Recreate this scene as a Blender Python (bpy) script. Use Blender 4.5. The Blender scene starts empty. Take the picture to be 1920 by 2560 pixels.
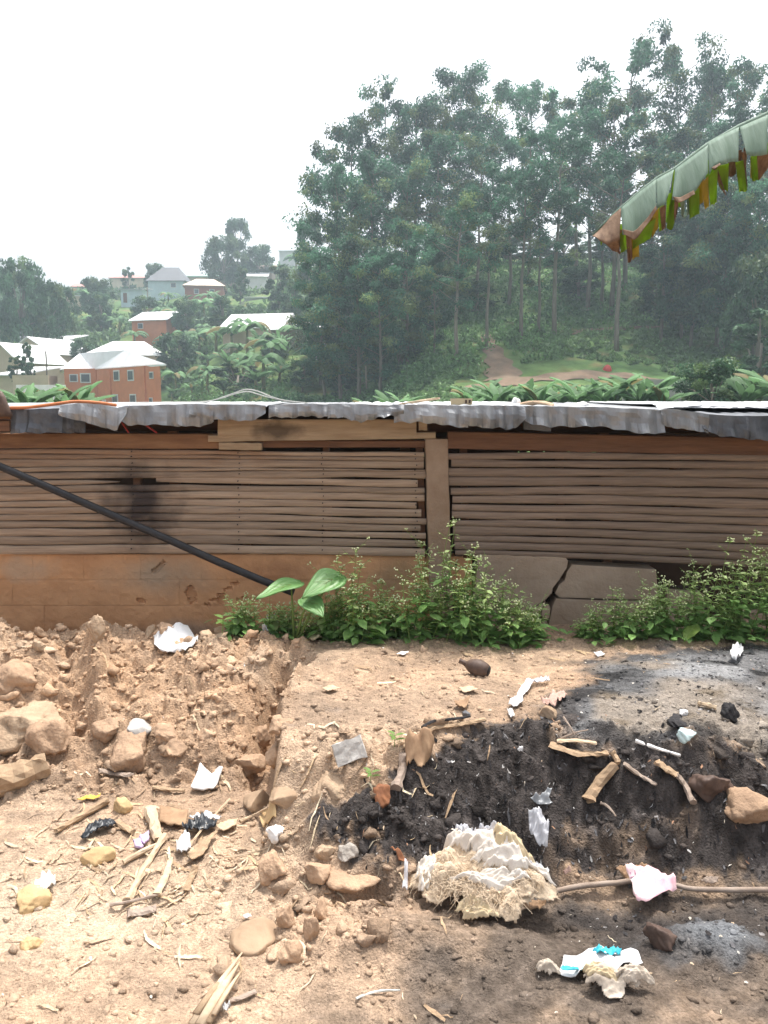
import bpy, bmesh, math, random
import numpy as np
from mathutils import Vector, Matrix, Euler

# ------------------------------------------------------------------ camera, light, exposure
S = bpy.context.scene
COL = S.collection
TH = math.radians(8.0)          # camera pitch below the horizon
F = 2000.0                      # focal length in pixels of the 1920x2560 photograph
CZ = 1.6
cam = bpy.data.cameras.new('camera'); camo = bpy.data.objects.new('camera', cam); COL.objects.link(camo)
cam.sensor_fit = 'VERTICAL'; cam.sensor_height = 24.0; cam.sensor_width = 18.0
cam.lens = 24.0 * F / 2560.0
cam.clip_start = 0.05; cam.clip_end = 6000
camo.location = (0, 0, CZ); camo.rotation_euler = (math.radians(90) - TH, 0, 0)
S.camera = camo

SUN_EL, SUN_AZ = math.radians(70), math.radians(24)     # azimuth from +Y towards +X
sd = bpy.data.lights.new('sun', 'SUN'); so = bpy.data.objects.new('sun', sd); COL.objects.link(so)
sd.energy = 2.05; sd.angle = math.radians(3.0); sd.color = (1.0, 0.95, 0.87)
sdir = Vector((math.sin(SUN_AZ) * math.cos(SUN_EL), math.cos(SUN_AZ) * math.cos(SUN_EL), math.sin(SUN_EL)))
so.rotation_euler = sdir.to_track_quat('Z', 'Y').to_euler(); so.location = (0, 0, 60)

W = bpy.data.worlds.new('World'); S.world = W; W.use_nodes = True
nt = W.node_tree; nt.nodes.clear()
sky = nt.nodes.new('ShaderNodeTexSky'); sky.sky_type = 'NISHITA'; sky.sun_disc = False
sky.sun_elevation = SUN_EL; sky.sun_rotation = SUN_AZ
sky.air_density = 1.0; sky.dust_density = 6.0; sky.ozone_density = 1.0
hs = nt.nodes.new('ShaderNodeHueSaturation'); hs.inputs['Saturation'].default_value = 0.30
bg = nt.nodes.new('ShaderNodeBackground'); bg.inputs['Strength'].default_value = 0.15
wo = nt.nodes.new('ShaderNodeOutputWorld')
nt.links.new(sky.outputs[0], hs.inputs['Color']); nt.links.new(hs.outputs[0], bg.inputs[0]); nt.links.new(bg.outputs[0], wo.inputs[0])

S.view_settings.view_transform = 'Standard'; S.view_settings.look = 'None'
S.view_settings.exposure = 1.15; S.view_settings.gamma = 1.0
S.render.engine = 'CYCLES'
S.cycles.max_bounces = 6; S.cycles.diffuse_bounces = 3; S.cycles.glossy_bounces = 2
S.cycles.transmission_bounces = 4; S.cycles.transparent_max_bounces = 6; S.cycles.volume_bounces = 0
S.cycles.caustics_reflective = False; S.cycles.caustics_refractive = False

# ------------------------------------------------------------------ noise
def _h(ix, iy, seed):
    n = (ix.astype(np.int64) * 374761393 + iy.astype(np.int64) * 668265263 + seed * 974634341) & 0x7fffffff
    n = ((n ^ (n >> 13)) * 1274126177) & 0x7fffffff
    n = ((n ^ (n >> 16)) * 1103515245) & 0x7fffffff
    return (n & 0xffffff) / float(0xffffff)
def vnoise(x, y, seed=0):
    x = np.asarray(x, float); y = np.asarray(y, float)
    ix = np.floor(x); iy = np.floor(y); fx = x - ix; fy = y - iy
    fx = fx * fx * (3 - 2 * fx); fy = fy * fy * (3 - 2 * fy)
    a = _h(ix, iy, seed); b = _h(ix + 1, iy, seed); c = _h(ix, iy + 1, seed); d = _h(ix + 1, iy + 1, seed)
    return (a + (b - a) * fx + (c - a) * fy + (a - b - c + d) * fx * fy) * 2 - 1
def fbm(x, y, o=4, seed=0, g=0.5):
    r = 0; a = 1; f = 1; t = 0
    for i in range(o):
        r = r + a * vnoise(x * f + 17.3 * i, y * f - 9.1 * i, seed + i); t += a; a *= g; f *= 2.03
    return r / t
def worley(x, y, seed=0):
    x = np.asarray(x, float); y = np.asarray(y, float)
    ix = np.floor(x); iy = np.floor(y); f1 = np.full(x.shape, 9.0); cid = np.zeros(x.shape); ox = np.zeros(x.shape); oy = np.zeros(x.shape)
    for dx in (-1, 0, 1):
        for dy in (-1, 0, 1):
            cx = ix + dx; cy = iy + dy
            px = cx + .15 + .7 * _h(cx, cy, seed); py = cy + .15 + .7 * _h(cx, cy, seed + 5)
            d = np.hypot(px - x, py - y); m = d < f1
            f1 = np.where(m, d, f1); cid = np.where(m, _h(cx, cy, seed + 11), cid); ox = np.where(m, x - px, ox); oy = np.where(m, y - py, oy)
    return f1, cid, ox, oy
def ss(x, a, b):
    t = np.clip((np.asarray(x, float) - a) / (b - a), 0, 1); return t * t * (3 - 2 * t)
def poly_sd(x, y, poly):
    x = np.asarray(x, float); y = np.asarray(y, float)
    d = np.full(x.shape, 1e9); ins = np.zeros(x.shape, bool); n = len(poly)
    for i in range(n):
        ax, ay = poly[i]; bx, by = poly[(i + 1) % n]
        ex, ey = bx - ax, by - ay
        t = np.clip(((x - ax) * ex + (y - ay) * ey) / (ex * ex + ey * ey + 1e-12), 0, 1)
        d = np.minimum(d, np.hypot(x - ax - t * ex, y - ay - t * ey))
        c = ((ay > y) != (by > y)) & (x < ex * (y - ay) / (ey + (1e-12 if ey == 0 else 0)) + ax)
        ins ^= c
    return np.where(ins, d, -d)

# ------------------------------------------------------------------ pixel of the photograph -> place in the world
def ray(px, py):
    u = (px - 960) / F; v = (1280 - py) / F
    return u, math.cos(TH) + v * math.sin(TH), -math.sin(TH) + v * math.cos(TH)
def P(px, py, Y):
    dx, dy, dz = ray(px, py); t = Y / dy
    return Vector((dx * t, Y, CZ + dz * t))

# ------------------------------------------------------------------ yard relief
def yard_macro(x, y):
    x = np.asarray(x, float); y = np.asarray(y, float)
    w = fbm(x * 1.3, y * 1.3, 3, 3)
    hl = 0.34 * ss(y + .10 * w, 3.02, 3.95)
    e = 2.93 + .10 * vnoise(x * 1.7, y * 0, 8) - .10 * ss(x, .9, 1.6)
    hr = 0.33 * ss(y + .05 * w, e - .52, e + .03) + .02 * w
    xc = -.395 + .06 * vnoise(y * 3.1, y * 0 + 4, 9)
    k = ss(x, xc - .035, xc + .03)
    left_cut = 1 - .85 * ss(x, xc - .26, xc - .04) * ss(y, 2.9, 3.2) * (1 - ss(y, 3.75, 3.98))
    h = hl * left_cut * (1 - k) + hr * k
    # ditch behind the heap, at the foot of the wall
    d = ss(y, 4.12 + .08 * w, 4.42 + .08 * w)
    h = h - d * (.20 * (1 - ss(x, -1.0, -.7)) + .05 * ss(x, -1.0, -.7))
    # hollow of the fire pit in front of the bank, small ridge near the camera
    h = h - .05 * np.exp(-(((x - .75) / .75) ** 2 + ((y - 2.42) / .2) ** 2))
    h = h + .045 * np.exp(-(((x - .16) / .28) ** 2 + ((y - 2.17) / .07) ** 2))
    h = h + .07 * np.exp(-(((x - .02) / .20) ** 2 + ((y - 2.52) / .13) ** 2))
    h = h + .035 * w
    lx = -1.56 + (.333 / .80) * (4.17 - y); on = ss(y, 3.3, 3.42) * (1 - ss(y, 4.1, 4.25))
    h = h + on * (.075 * np.exp(-((x - lx) / .05) ** 2) - .085 * np.exp(-((x - lx + .15) / .065) ** 2))
    lx2 = -2.05 + .35 * (4.1 - y); h = h + .05 * on * np.exp(-((x - lx2) / .09) ** 2)
    h = h + .06 * np.exp(-(((x - 1.35) / .5) ** 2 + ((y - 3.35) / .4) ** 2)) + .07 * np.exp(-(((x - .98) / .15) ** 2 + ((y - 2.19) / .08) ** 2))
    h = h - .10 * np.exp(-((x - xc + .085) / .05) ** 2) * ss(y, 3.0, 3.15) * (1 - ss(y, 3.8, 3.95))
    h = h - .10 * np.exp(-(((x + .05) / .085) ** 2 + ((y - 2.37) / .035) ** 2))
    h = h - .7 * ss(y, 4.75, 5.6)
    return h
def zones(x, y):
    x = np.asarray(x, float); y = np.asarray(y, float)
    xc = -.395
    heap = (1 - ss(x, xc - .05, xc + .05)) * ss(y, 2.95, 3.2) * (1 - ss(y, 4.3, 4.5))
    crumb = np.clip(1.15 * np.exp(-(((x + .10) / .36) ** 2 + ((y - 2.42) / .30) ** 2)), 0, 1)
    bank = ss(x, xc, xc + .2) * ss(y, 2.5, 2.6) * (1 - ss(y, 2.9, 3.0))
    return np.clip(heap, 0, 1), crumb, bank
def yard(x, y):
    x = np.asarray(x, float); y = np.asarray(y, float)
    h = yard_macro(x, y)
    heap, crumb, bank = zones(x, y)
    wx = x + .03 * vnoise(x * 9, y * 9, 31); wy = y + .03 * vnoise(x * 9, y * 9, 32)
    def chunk(f, seed, cut):
        a, c, dx, dy = worley(wx * f, wy * f, seed); t1 = (c * 57.3) % 1 - .5; t2 = (c * 91.7) % 1 - .5
        return np.clip((.60 - a) * 2.3 + .25 * vnoise(x * f * 3, y * f * 3, seed), 0, 1) * (c > cut) * np.clip(.35 + .8 * c + 1.5 * (t1 * dx + t2 * dy), .05, 1.5)
    b1 = chunk(5.6, 41, .3); b2 = chunk(12., 42, .25); b3 = chunk(36., 43, .4)
    rough = np.clip(heap + .7 * crumb + .8 * bank, 0, 1.1)
    h = h + rough * (.052 * b1 + .030 * b2) + (.55 + rough) * .011 * b3 * (.4 + .6 * (fbm(x * 3, y * 3, 2, 77) > -.1))
    near = 1 - ss(y, 2.5, 2.9)
    h = h + near * (.010 * b2 * (fbm(x * 2.2, y * 2.2, 2, 78) > -.05) + .012 * fbm(x * 7, y * 7, 4, 79))
    h = h + (.009 + .014 * rough) * fbm(x * 14, y * 14, 5, 51, .6)
    h = h + (.018 + .05 * bank) * fbm(x * 4.2, y * 4.2, 3, 61) * (1 - .5 * heap)
    h = h - .022 * heap * ss(-np.abs(fbm(x * 5, y * 5, 3, 71)), -.07, 0)
    return h
def G(px, py, macro=False):
    dx, dy, dz = ray(px, py)
    t = np.arange(1.6, 6.2, .006)
    f = yard_macro if macro else yard
    z = CZ + dz * t; hh = f(dx * t, dy * t)
    i = int(np.argmax(z < hh))
    if i == 0: i = len(t) - 1
    return Vector((dx * t[i], dy * t[i], float(hh[i])))
def mpp(p): return (p - Vector((0, 0, CZ))).length / F
def wpoly(pts):
    return [tuple(G(a, b, True)[:2]) for a, b in pts]

# ------------------------------------------------------------------ hill relief
YP = [5, 12, 24, 38, 46, 54, 60, 68, 76, 90, 105, 120, 150, 190, 230, 260, 320, 600, 1200]
PL = [-1.2, -1.2, 0.2, 0.2, -1.2, -1.8, -2.0, -1.8, -1.5, -1.2, 0.0, 3.6, 11.8, 22.0, 31.0, 33.5, 32, 20, -40]
PM = [-1.2, -1.2, 0.0, 0.1, -.8, -1.2, -1.0, -.2, .6, 2.6, 6.0, 9.6, 17.0, 26.0, 34.5, 43.5, 43, 25, -40]
PR = [-1.2, -1.2, 0.3, 0.5, 0.2, .6, 1.9, 3.6, 6.4, 11.0, 16.5, 21.5, 27.5, 31.5, 33.0, 33, 30, 15, -40]
def hill(x, y):
    x = np.asarray(x, float); y = np.asarray(y, float)
    u = x / np.maximum(y, 1)
    a = np.interp(y, YP, PL); b = np.interp(y, YP, PM); c = np.interp(y, YP, PR)
    k1 = ss(u, -.30, -.13); k2 = ss(u, -.06, .09)
    z = a * (1 - k1) + b * k1 * (1 - k2) + c * k2
    far = ss(y, 30, 80)
    return z + far * (.7 * fbm(x * .08, y * .08, 3, 5) + .25 * fbm(x * .3, y * .3, 2, 6))
def GH(px, py, y0=14, y1=420):
    dx, dy, dz = ray(px, py)
    t = np.concatenate([np.arange(y0, 140, .15), np.arange(140, y1, .6)])
    z = CZ + dz * t; hh = hill(dx * t, dy * t); i = int(np.argmax(z < hh))
    if i == 0: i = len(t) - 1
    return Vector((dx * t[i], dy * t[i], float(hh[i])))
def onhill(px, Y, py=900):
    dx, dy, dz = ray(px, py); t = Y / dy
    return Vector((dx * t, Y, float(hill(dx * t, Y))))

# ------------------------------------------------------------------ materials
MATS = {}
def mat(name, col, col2=None, rough=.85, scale=12., detail=5., bump=0., bscale=40., metal=0., spec=.3, rnd=0., trans=0.,
        attr=None, stretch=None, alpha=None, contrast=.5, warp=0.):
    if name in MATS: return MATS[name]
    m = bpy.data.materials.new(name); m.use_nodes = True; t = m.node_tree; N = t.nodes; L = t.links; N.clear()
    out = N.new('ShaderNodeOutputMaterial'); b = N.new('ShaderNodeBsdfPrincipled')
    b.inputs['Roughness'].default_value = rough; b.inputs['Metallic'].default_value = metal
    b.inputs['Specular IOR Level'].default_value = spec
    tc = N.new('ShaderNodeTexCoord'); vec = tc.outputs['Object']
    if stretch:
        mp = N.new('ShaderNodeMapping'); mp.inputs['Scale'].default_value = stretch; L.new(vec, mp.inputs[0]); vec = mp.outputs[0]
    nz = N.new('ShaderNodeTexNoise'); nz.inputs['Scale'].default_value = scale; nz.inputs['Detail'].default_value = detail
    nz.inputs['Roughness'].default_value = .62; nz.inputs['Distortion'].default_value = warp
    L.new(vec, nz.inputs['Vector'])
    rp = N.new('ShaderNodeValToRGB'); rp.color_ramp.elements[0].position = .5 - contrast * .4; rp.color_ramp.elements[1].position = .5 + contrast * .4
    c2 = col2 if col2 else tuple(c * .72 for c in col)
    rp.color_ramp.elements[0].color = (*c2, 1); rp.color_ramp.elements[1].color = (*col, 1)
    L.new(nz.outputs['Fac'], rp.inputs[0]); cs = rp.outputs[0]
    if attr:
        at = N.new('ShaderNodeAttribute'); at.attribute_name = attr
        mx = N.new('ShaderNodeMix'); mx.data_type = 'RGBA'; mx.blend_type = 'MULTIPLY'; mx.inputs[0].default_value = 1
        L.new(at.outputs['Color'], mx.inputs[6]); L.new(cs, mx.inputs[7]); cs = mx.outputs[2]
    if rnd:
        oi = N.new('ShaderNodeObjectInfo'); mr = N.new('ShaderNodeMapRange')
        mr.inputs[3].default_value = 1 - rnd; mr.inputs[4].default_value = 1 + rnd
        L.new(oi.outputs['Random'], mr.inputs[0])
        hv = N.new('ShaderNodeHueSaturation'); L.new(mr.outputs[0], hv.inputs['Value']); L.new(cs, hv.inputs['Color']); cs = hv.outputs[0]
    L.new(cs, b.inputs['Base Color'])
    if bump:
        n2 = N.new('ShaderNodeTexNoise'); n2.inputs['Scale'].default_value = bscale; n2.inputs['Detail'].default_value = 6
        L.new(vec, n2.inputs['Vector'])
        bp = N.new('ShaderNodeBump'); bp.inputs['Strength'].default_value = bump; bp.inputs['Distance'].default_value = .01
        L.new(n2.outputs['Fac'], bp.inputs['Height']); L.new(bp.outputs[0], b.inputs['Normal'])
    if alpha is not None: b.inputs['Alpha'].default_value = alpha
    if trans:
        tr = N.new('ShaderNodeBsdfTranslucent'); L.new(cs, tr.inputs[0]); ms = N.new('ShaderNodeMixShader'); ms.inputs[0].default_value = trans
        L.new(b.outputs[0], ms.inputs[1]); L.new(tr.outputs[0], ms.inputs[2]); L.new(ms.outputs[0], out.inputs[0])
    else:
        L.new(b.outputs[0], out.inputs[0])
    MATS[name] = m; return m

GREY1 = (1.12, 1.12, 1.12); GREY0 = (.78, .78, .78)
m_ground = mat('yard_soil', (1.2, 1.2, 1.2), (.62, .62, .62), rough=.95, scale=110, bump=1., bscale=140, attr='Col', spec=.1)
m_rubble = mat('soil_rubble', GREY1, GREY0, rough=.95, scale=60, bump=.6, bscale=120, attr='Col', spec=.1)
m_clod = mat('clay_clod', (.46, .315, .21), (.32, .215, .145), rough=.95, scale=9, bump=.8, bscale=60, spec=.1, rnd=.12)
m_clod_pale = mat('pale_clay', (.48, .36, .25), (.33, .23, .155), rough=.95, scale=9, bump=.8, bscale=60, spec=.1)
m_hill = mat('hill_ground', GREY1, (.6, .6, .6), rough=.95, scale=.9, bump=.0, attr='Col', spec=.1)
m_cement = mat('grey_cement', (.40, .36, .32), (.26, .23, .20), rough=.95, scale=8, bump=.5, bscale=90, spec=.1)
m_stone = mat('pale_stone', (.52, .50, .47), (.36, .34, .32), rough=.9, scale=8, bump=.4, bscale=50)
m_greystone = mat('ashy_stone', (.20, .205, .215), (.06, .06, .065), rough=.9, scale=6, bump=.6, bscale=40, contrast=.35)
m_ashlump = mat('fluffy_ash', (.30, .31, .33), (.10, .10, .105), rough=.95, scale=14, bump=1., bscale=60, contrast=.5)
m_brownstone = mat('brown_stone', (.40, .285, .19), (.29, .20, .13), rough=.9, scale=6, bump=.4, bscale=30)
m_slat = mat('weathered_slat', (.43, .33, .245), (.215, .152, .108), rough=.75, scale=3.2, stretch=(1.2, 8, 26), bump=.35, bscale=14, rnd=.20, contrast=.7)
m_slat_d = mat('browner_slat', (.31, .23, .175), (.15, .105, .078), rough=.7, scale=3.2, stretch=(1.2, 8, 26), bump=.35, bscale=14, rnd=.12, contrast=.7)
m_beam = mat('red_brown_beam', (.20, .10, .055), (.11, .055, .032), rough=.8, scale=3, stretch=(1, 5, 12), bump=.3, bscale=12, rnd=.1)
m_beam_l = mat('mud_brown_beam', (.30, .17, .09), (.18, .09, .05), rough=.85, scale=3, stretch=(1, 4, 8), bump=.3, bscale=12)
m_board = mat('raw_board', (.47, .365, .25), (.27, .19, .12), rough=.8, scale=2.6, stretch=(1.2, 6, 14), bump=.3, bscale=12, rnd=.12, contrast=.6)
m_post = mat('cement_post', (.36, .27, .20), (.25, .17, .115), rough=.95, scale=6, bump=.5, bscale=70, spec=.1)
m_pipe = mat('black_pipe', (.028, .028, .032), (.018, .018, .02), rough=.5, scale=20, bump=.1)
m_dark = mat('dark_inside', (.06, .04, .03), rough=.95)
m_tin = mat('weathered_tin', (.40, .41, .42), (.17, .18, .195), rough=.48, stretch=(2.2, 1, .7), scale=3.5, metal=.45, bump=.15, bscale=12, rnd=.12, contrast=.6)
m_tin_d = mat('tarred_tin', (.16, .17, .19), (.06, .065, .075), rough=.5, scale=4, metal=.35, bump=.2, bscale=14, contrast=.4)
m_roofw = mat('bright_tin_roof', (.80, .81, .82), (.68, .69, .71), rough=.4, scale=1.2, metal=.15)
m_leaf_weed = mat('weed_leaf', GREY1, GREY0, rough=.55, scale=30, attr='Col', trans=.5)
m_stem_weed = mat('weed_stem', (.20, .30, .08), (.14, .20, .06), rough=.7)
m_flower = mat('weed_flower', (.60, .64, .42), (.42, .50, .24), rough=.7)
m_coco = mat('cocoyam_leaf', (.22, .43, .15), (.16, .34, .10), rough=.42, scale=7, trans=.35, spec=.5)
m_ban_top = mat('banana_blade', (.25, .34, .28), (.16, .24, .18), rough=.7, scale=5, stretch=(9, 1, 1), trans=.25, spec=.2, bump=.3, bscale=14)
m_ban_under = mat('banana_blade_under', (.30, .44, .05), (.20, .33, .035), rough=.5, scale=9, trans=.65)
m_ban_yel = mat('banana_yellowed', (.48, .34, .05), (.30, .26, .04), rough=.5, scale=9, trans=.5)
m_ban_dry = mat('banana_dry', (.29, .19, .12), (.12, .065, .04), rough=.8, scale=22, stretch=(2.5, 1, 1), trans=.22)
m_stemban = mat('banana_stem', (.22, .24, .09), (.14, .11, .05), rough=.6, scale=5, stretch=(3, 3, .7))
m_bark = mat('pale_bark', (.27, .24, .20), (.14, .12, .095), rough=.9, scale=.7, stretch=(3, 3, .5), rnd=.15)
m_euc = mat('eucalyptus_foliage', GREY1, GREY0, rough=.6, scale=.5, attr='Col', trans=.38, rnd=.34)
m_broad = mat('broadleaf_foliage', GREY1, GREY0, rough=.6, scale=.5, attr='Col', trans=.25, rnd=.18)
m_farban = mat('far_banana_leaf', GREY1, GREY0, rough=.62, scale=.9, attr='Col', trans=.35, rnd=.12, spec=.15)
m_under = mat('undergrowth_leaf', GREY1, GREY0, rough=.6, scale=.6, attr='Col', trans=.3)
m_white = mat('white_plastic', (.80, .80, .80), (.70, .70, .71), rough=.5, scale=9, trans=.2)
m_paper = mat('white_paper', (.78, .76, .74), (.66, .64, .62), rough=.7, scale=6)
m_wood = mat('split_wood', (.43, .31, .20), (.27, .18, .11), rough=.85, scale=4, stretch=(9, 9, 9), bump=.3, bscale=50)
m_stick = mat('grey_stick', (.36, .29, .24), (.24, .18, .14), rough=.8, scale=14, bump=.3, bscale=60)
m_straw = mat('dry_straw', (.56, .44, .31), (.40, .29, .19), rough=.8, scale=30)
m_char = mat('charred', (.035, .032, .034), (.015, .014, .015), rough=.8, scale=30, bump=.5, bscale=80)
m_black = mat('black_plastic', (.03, .035, .045), (.015, .018, .02), rough=.35, scale=20)
m_dryleaf = mat('dead_leaf', (.42, .28, .17), (.28, .17, .10), rough=.75, scale=18, trans=.15)
m_burlap = mat('burlap', (.62, .50, .37), (.46, .35, .24), rough=.95, scale=30, bump=.5, bscale=120)
m_cloth = mat('white_cloth', (.82, .77, .71), (.70, .62, .53), rough=.9, scale=7, bump=.3, bscale=40, trans=.15)
m_rag = mat('dirty_rag', (.58, .51, .43), (.42, .35, .28), rough=.9, scale=9, bump=.4, bscale=60, trans=.1)
m_cream = mat('cream_cloth', (.74, .62, .42), (.62, .50, .32), rough=.9, scale=7, bump=.2, bscale=40, trans=.2)
m_film = mat('clear_film', (.75, .76, .80), (.6, .6, .65), rough=.25, scale=9, alpha=.55, spec=.6)
m_pink = mat('pink_paper', (.70, .30, .38), (.80, .66, .64), rough=.6, scale=9, contrast=.3)
m_teal = mat('teal_print', (.02, .42, .48), (.05, .30, .42), rough=.5, scale=12)
m_lilac = mat('lilac_foam', (.52, .40, .58), rough=.7)
m_blue = mat('blue_plastic', (.08, .22, .60), rough=.4)
m_yellow = mat('yellow_plastic', (.70, .52, .08), (.62, .36, .06), rough=.5, scale=15)
m_ochre = mat('ochre_stone', (.56, .40, .21), (.42, .28, .15), rough=.9, scale=14, bump=.4, bscale=40)
m_orange = mat('orange_hose', (.62, .22, .09), (.5, .17, .07), rough=.55)
m_red = mat('red_cord', (.45, .05, .04), rough=.6)
m_cable = mat('white_cable', (.62, .62, .58), (.5, .5, .46), rough=.6)
m_brown = mat('brown_bulb', (.13, .085, .065), (.07, .045, .036), rough=.6, scale=22, bump=.3)
m_rust = mat('rusty_scrap', (.26, .11, .05), (.16, .07, .04), rough=.9, scale=20)
m_pinkrag = mat('pink_rag', (.52, .34, .28), (.36, .24, .2), rough=.9, scale=20)
m_mint = mat('mint_lump', (.60, .74, .74), (.42, .55, .56), rough=.6, scale=16)
m_glass = mat('window_pane', (.10, .12, .14), (.06, .07, .08), rough=.2, spec=.6)
m_wframe = mat('window_frame', (.72, .72, .70), rough=.6)
m_hose = m_cable

# scorch stain on the slats, mud and dust on the plinth: marks with a shape of their own
def add_stain(m, centre, radii, col, thresh=(.35, .75), nscale=9, strength=.9, rag=1.):
    t = m.node_tree; N = t.nodes; L = t.links
    b = next(n for n in N if n.type == 'BSDF_PRINCIPLED'); src = b.inputs['Base Color'].links[0].from_socket
    tc = N.new('ShaderNodeTexCoord'); mp = N.new('ShaderNodeMapping')
    mp.inputs['Location'].default_value = [-c / r for c, r in zip(centre, radii)]; mp.inputs['Scale'].default_value = [1 / r for r in radii]
    L.new(tc.outputs['Object'], mp.inputs[0])
    ln = N.new('ShaderNodeVectorMath'); ln.operation = 'LENGTH'; L.new(mp.outputs[0], ln.inputs[0])
    nz = N.new('ShaderNodeTexNoise'); nz.inputs['Scale'].default_value = nscale; nz.inputs['Detail'].default_value = 5; L.new(tc.outputs['Object'], nz.inputs[0])
    ad = N.new('ShaderNodeMath'); ad.operation = 'MULTIPLY_ADD'; L.new(nz.outputs['Fac'], ad.inputs[0]); ad.inputs[1].default_value = rag; L.new(ln.outputs['Value'], ad.inputs[2])
    mr = N.new('ShaderNodeMapRange'); mr.inputs[1].default_value = thresh[0] + .5 * rag; mr.inputs[2].default_value = thresh[1] + .5 * rag
    mr.inputs[3].default_value = strength; mr.inputs[4].default_value = 0; L.new(ad.outputs[0], mr.inputs[0])
    mx = N.new('ShaderNodeMix'); mx.data_type = 'RGBA'; mx.inputs[7].default_value = (*col, 1)
    L.new(mr.outputs[0], mx.inputs[0]); L.new(src, mx.inputs[6]); L.new(mx.outputs[2], b.inputs['Base Color'])

# ------------------------------------------------------------------ mesh helpers
def tag(o, label=None, cat=None, group=None, kind=None):
    if label: o['label'] = label
    if cat: o['category'] = cat
    if group: o['group'] = group
    if kind: o['kind'] = kind
    return o
def empty(name, loc=(0, 0, 0), label=None, cat=None, group=None):
    o = bpy.data.objects.new(name, None); COL.objects.link(o); o.location = loc; o.empty_display_size = .1
    return tag(o, label, cat, group)
class MB:
    def __init__(s): s.v = []; s.f = []; s.c = []; s.m = []
    def add(s, v, f, c=None, m=0):
        o = len(s.v); s.v += [tuple(a) for a in v]; s.f += [tuple(i + o for i in q) for q in f]
        s.m += [m] * len(f)
        if c is not None: s.c += [c] * len(v)
        return s
    def mesh(s, name, mats, smooth=False):
        me = bpy.data.meshes.new(name); me.from_pydata(s.v, [], s.f)
        for m in (mats if isinstance(mats, (list, tuple)) else [mats]): me.materials.append(m)
        if any(s.m): me.polygons.foreach_set('material_index', s.m)
        if s.c:
            a = me.color_attributes.new('Col', 'FLOAT_COLOR', 'POINT')
            arr = np.ones((len(s.v), 4), np.float32); arr[:, :3] = np.array(s.c, np.float32); a.data.foreach_set('color', arr.ravel())
        if smooth: me.polygons.foreach_set('use_smooth', [True] * len(me.polygons))
        me.update(); return me
    def obj(s, name, mats, parent=None, smooth=False, loc=None):
        return link(name, s.mesh(name, mats, smooth), parent, loc)
def link(name, me, parent=None, loc=None):
    o = bpy.data.objects.new(name, me); COL.objects.link(o)
    if parent: o.parent = parent
    if loc is not None: o.location = loc
    return o
def npmesh(name, V, Q, mats, C=None, smooth=False):
    me = bpy.data.meshes.new(name); V = np.asarray(V, np.float32); Q = np.asarray(Q, np.int32); k = Q.shape[1]
    me.vertices.add(len(V)); me.vertices.foreach_set('co', V.ravel())
    me.loops.add(Q.size); me.loops.foreach_set('vertex_index', Q.ravel())
    me.polygons.add(len(Q)); me.polygons.foreach_set('loop_start', np.arange(0, Q.size, k, dtype=np.int32))
    me.polygons.foreach_set('loop_total', np.full(len(Q), k, np.int32))
    for m in (mats if isinstance(mats, (list, tuple)) else [mats]): me.materials.append(m)
    if C is not None:
        a = me.color_attributes.new('Col', 'FLOAT_COLOR', 'POINT'); arr = np.ones((len(V), 4), np.float32); arr[:, :3] = C
        a.data.foreach_set('color', arr.ravel())
    me.update(calc_edges=True)
    if smooth: me.polygons.foreach_set('use_smooth', np.ones(len(Q), bool))
    me.validate(); return me
def gridq(nx, ny):
    i = np.arange(nx - 1); j = np.arange(ny - 1); I, J = np.meshgrid(i, j)
    a = (J * nx + I).ravel(); return np.stack([a, a + 1, a + 1 + nx, a + nx], 1)
def tube(pts, rad, n=7, flat=1.0):
    pts = [Vector(p) for p in pts]; k = len(pts)
    rad = rad if isinstance(rad, (list, tuple)) else [rad] * k
    v = []; f = []; up = Vector((0, 0, 1)); prev = None
    for i, p in enumerate(pts):
        d = (pts[min(i + 1, k - 1)] - pts[max(i - 1, 0)]).normalized()
        if prev is None:
            a = d.cross(up) if abs(d.z) < .95 else d.cross(Vector((1, 0, 0)))
        else:
            a = prev - d * prev.dot(d)
        a.normalize(); prev = a; b = d.cross(a)
        for j in range(n):
            t = 2 * math.pi * j / n; v.append(p + a * math.cos(t) * rad[i] + b * math.sin(t) * rad[i] * flat)
    for i in range(k - 1):
        for j in range(n):
            j2 = (j + 1) % n; f.append((i * n + j, i * n + j2, (i + 1) * n + j2, (i + 1) * n + j))
    f.append(tuple(range(n - 1, -1, -1))); f.append(tuple((k - 1) * n + j for j in range(n)))
    return v, f
def boxv(x0, x1, y0, y1, z0, z1):
    v = [(x0, y0, z0), (x1, y0, z0), (x1, y1, z0), (x0, y1, z0), (x0, y0, z1), (x1, y0, z1), (x1, y1, z1), (x0, y1, z1)]
    return v, [(3, 2, 1, 0), (4, 5, 6, 7), (0, 1, 5, 4), (1, 2, 6, 5), (2, 3, 7, 6), (3, 0, 4, 7)]
def ico(sub):
    bm = bmesh.new(); bmesh.ops.create_icosphere(bm, subdivisions=sub, radius=1)
    v = np.array([a.co[:] for a in bm.verts]); f = [tuple(x.index for x in q.verts) for q in bm.faces]; bm.free(); return v, f
ICO1 = ico(1); ICO2 = ico(2); ICO3 = ico(3); ICO4 = ico(4)
def n3(p, s, seed):
    return fbm(p[:, 0] * s + p[:, 2] * s * .7 + seed * 3.1, p[:, 1] * s - p[:, 2] * s * .6 + seed * 1.7, 3, seed)
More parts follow.
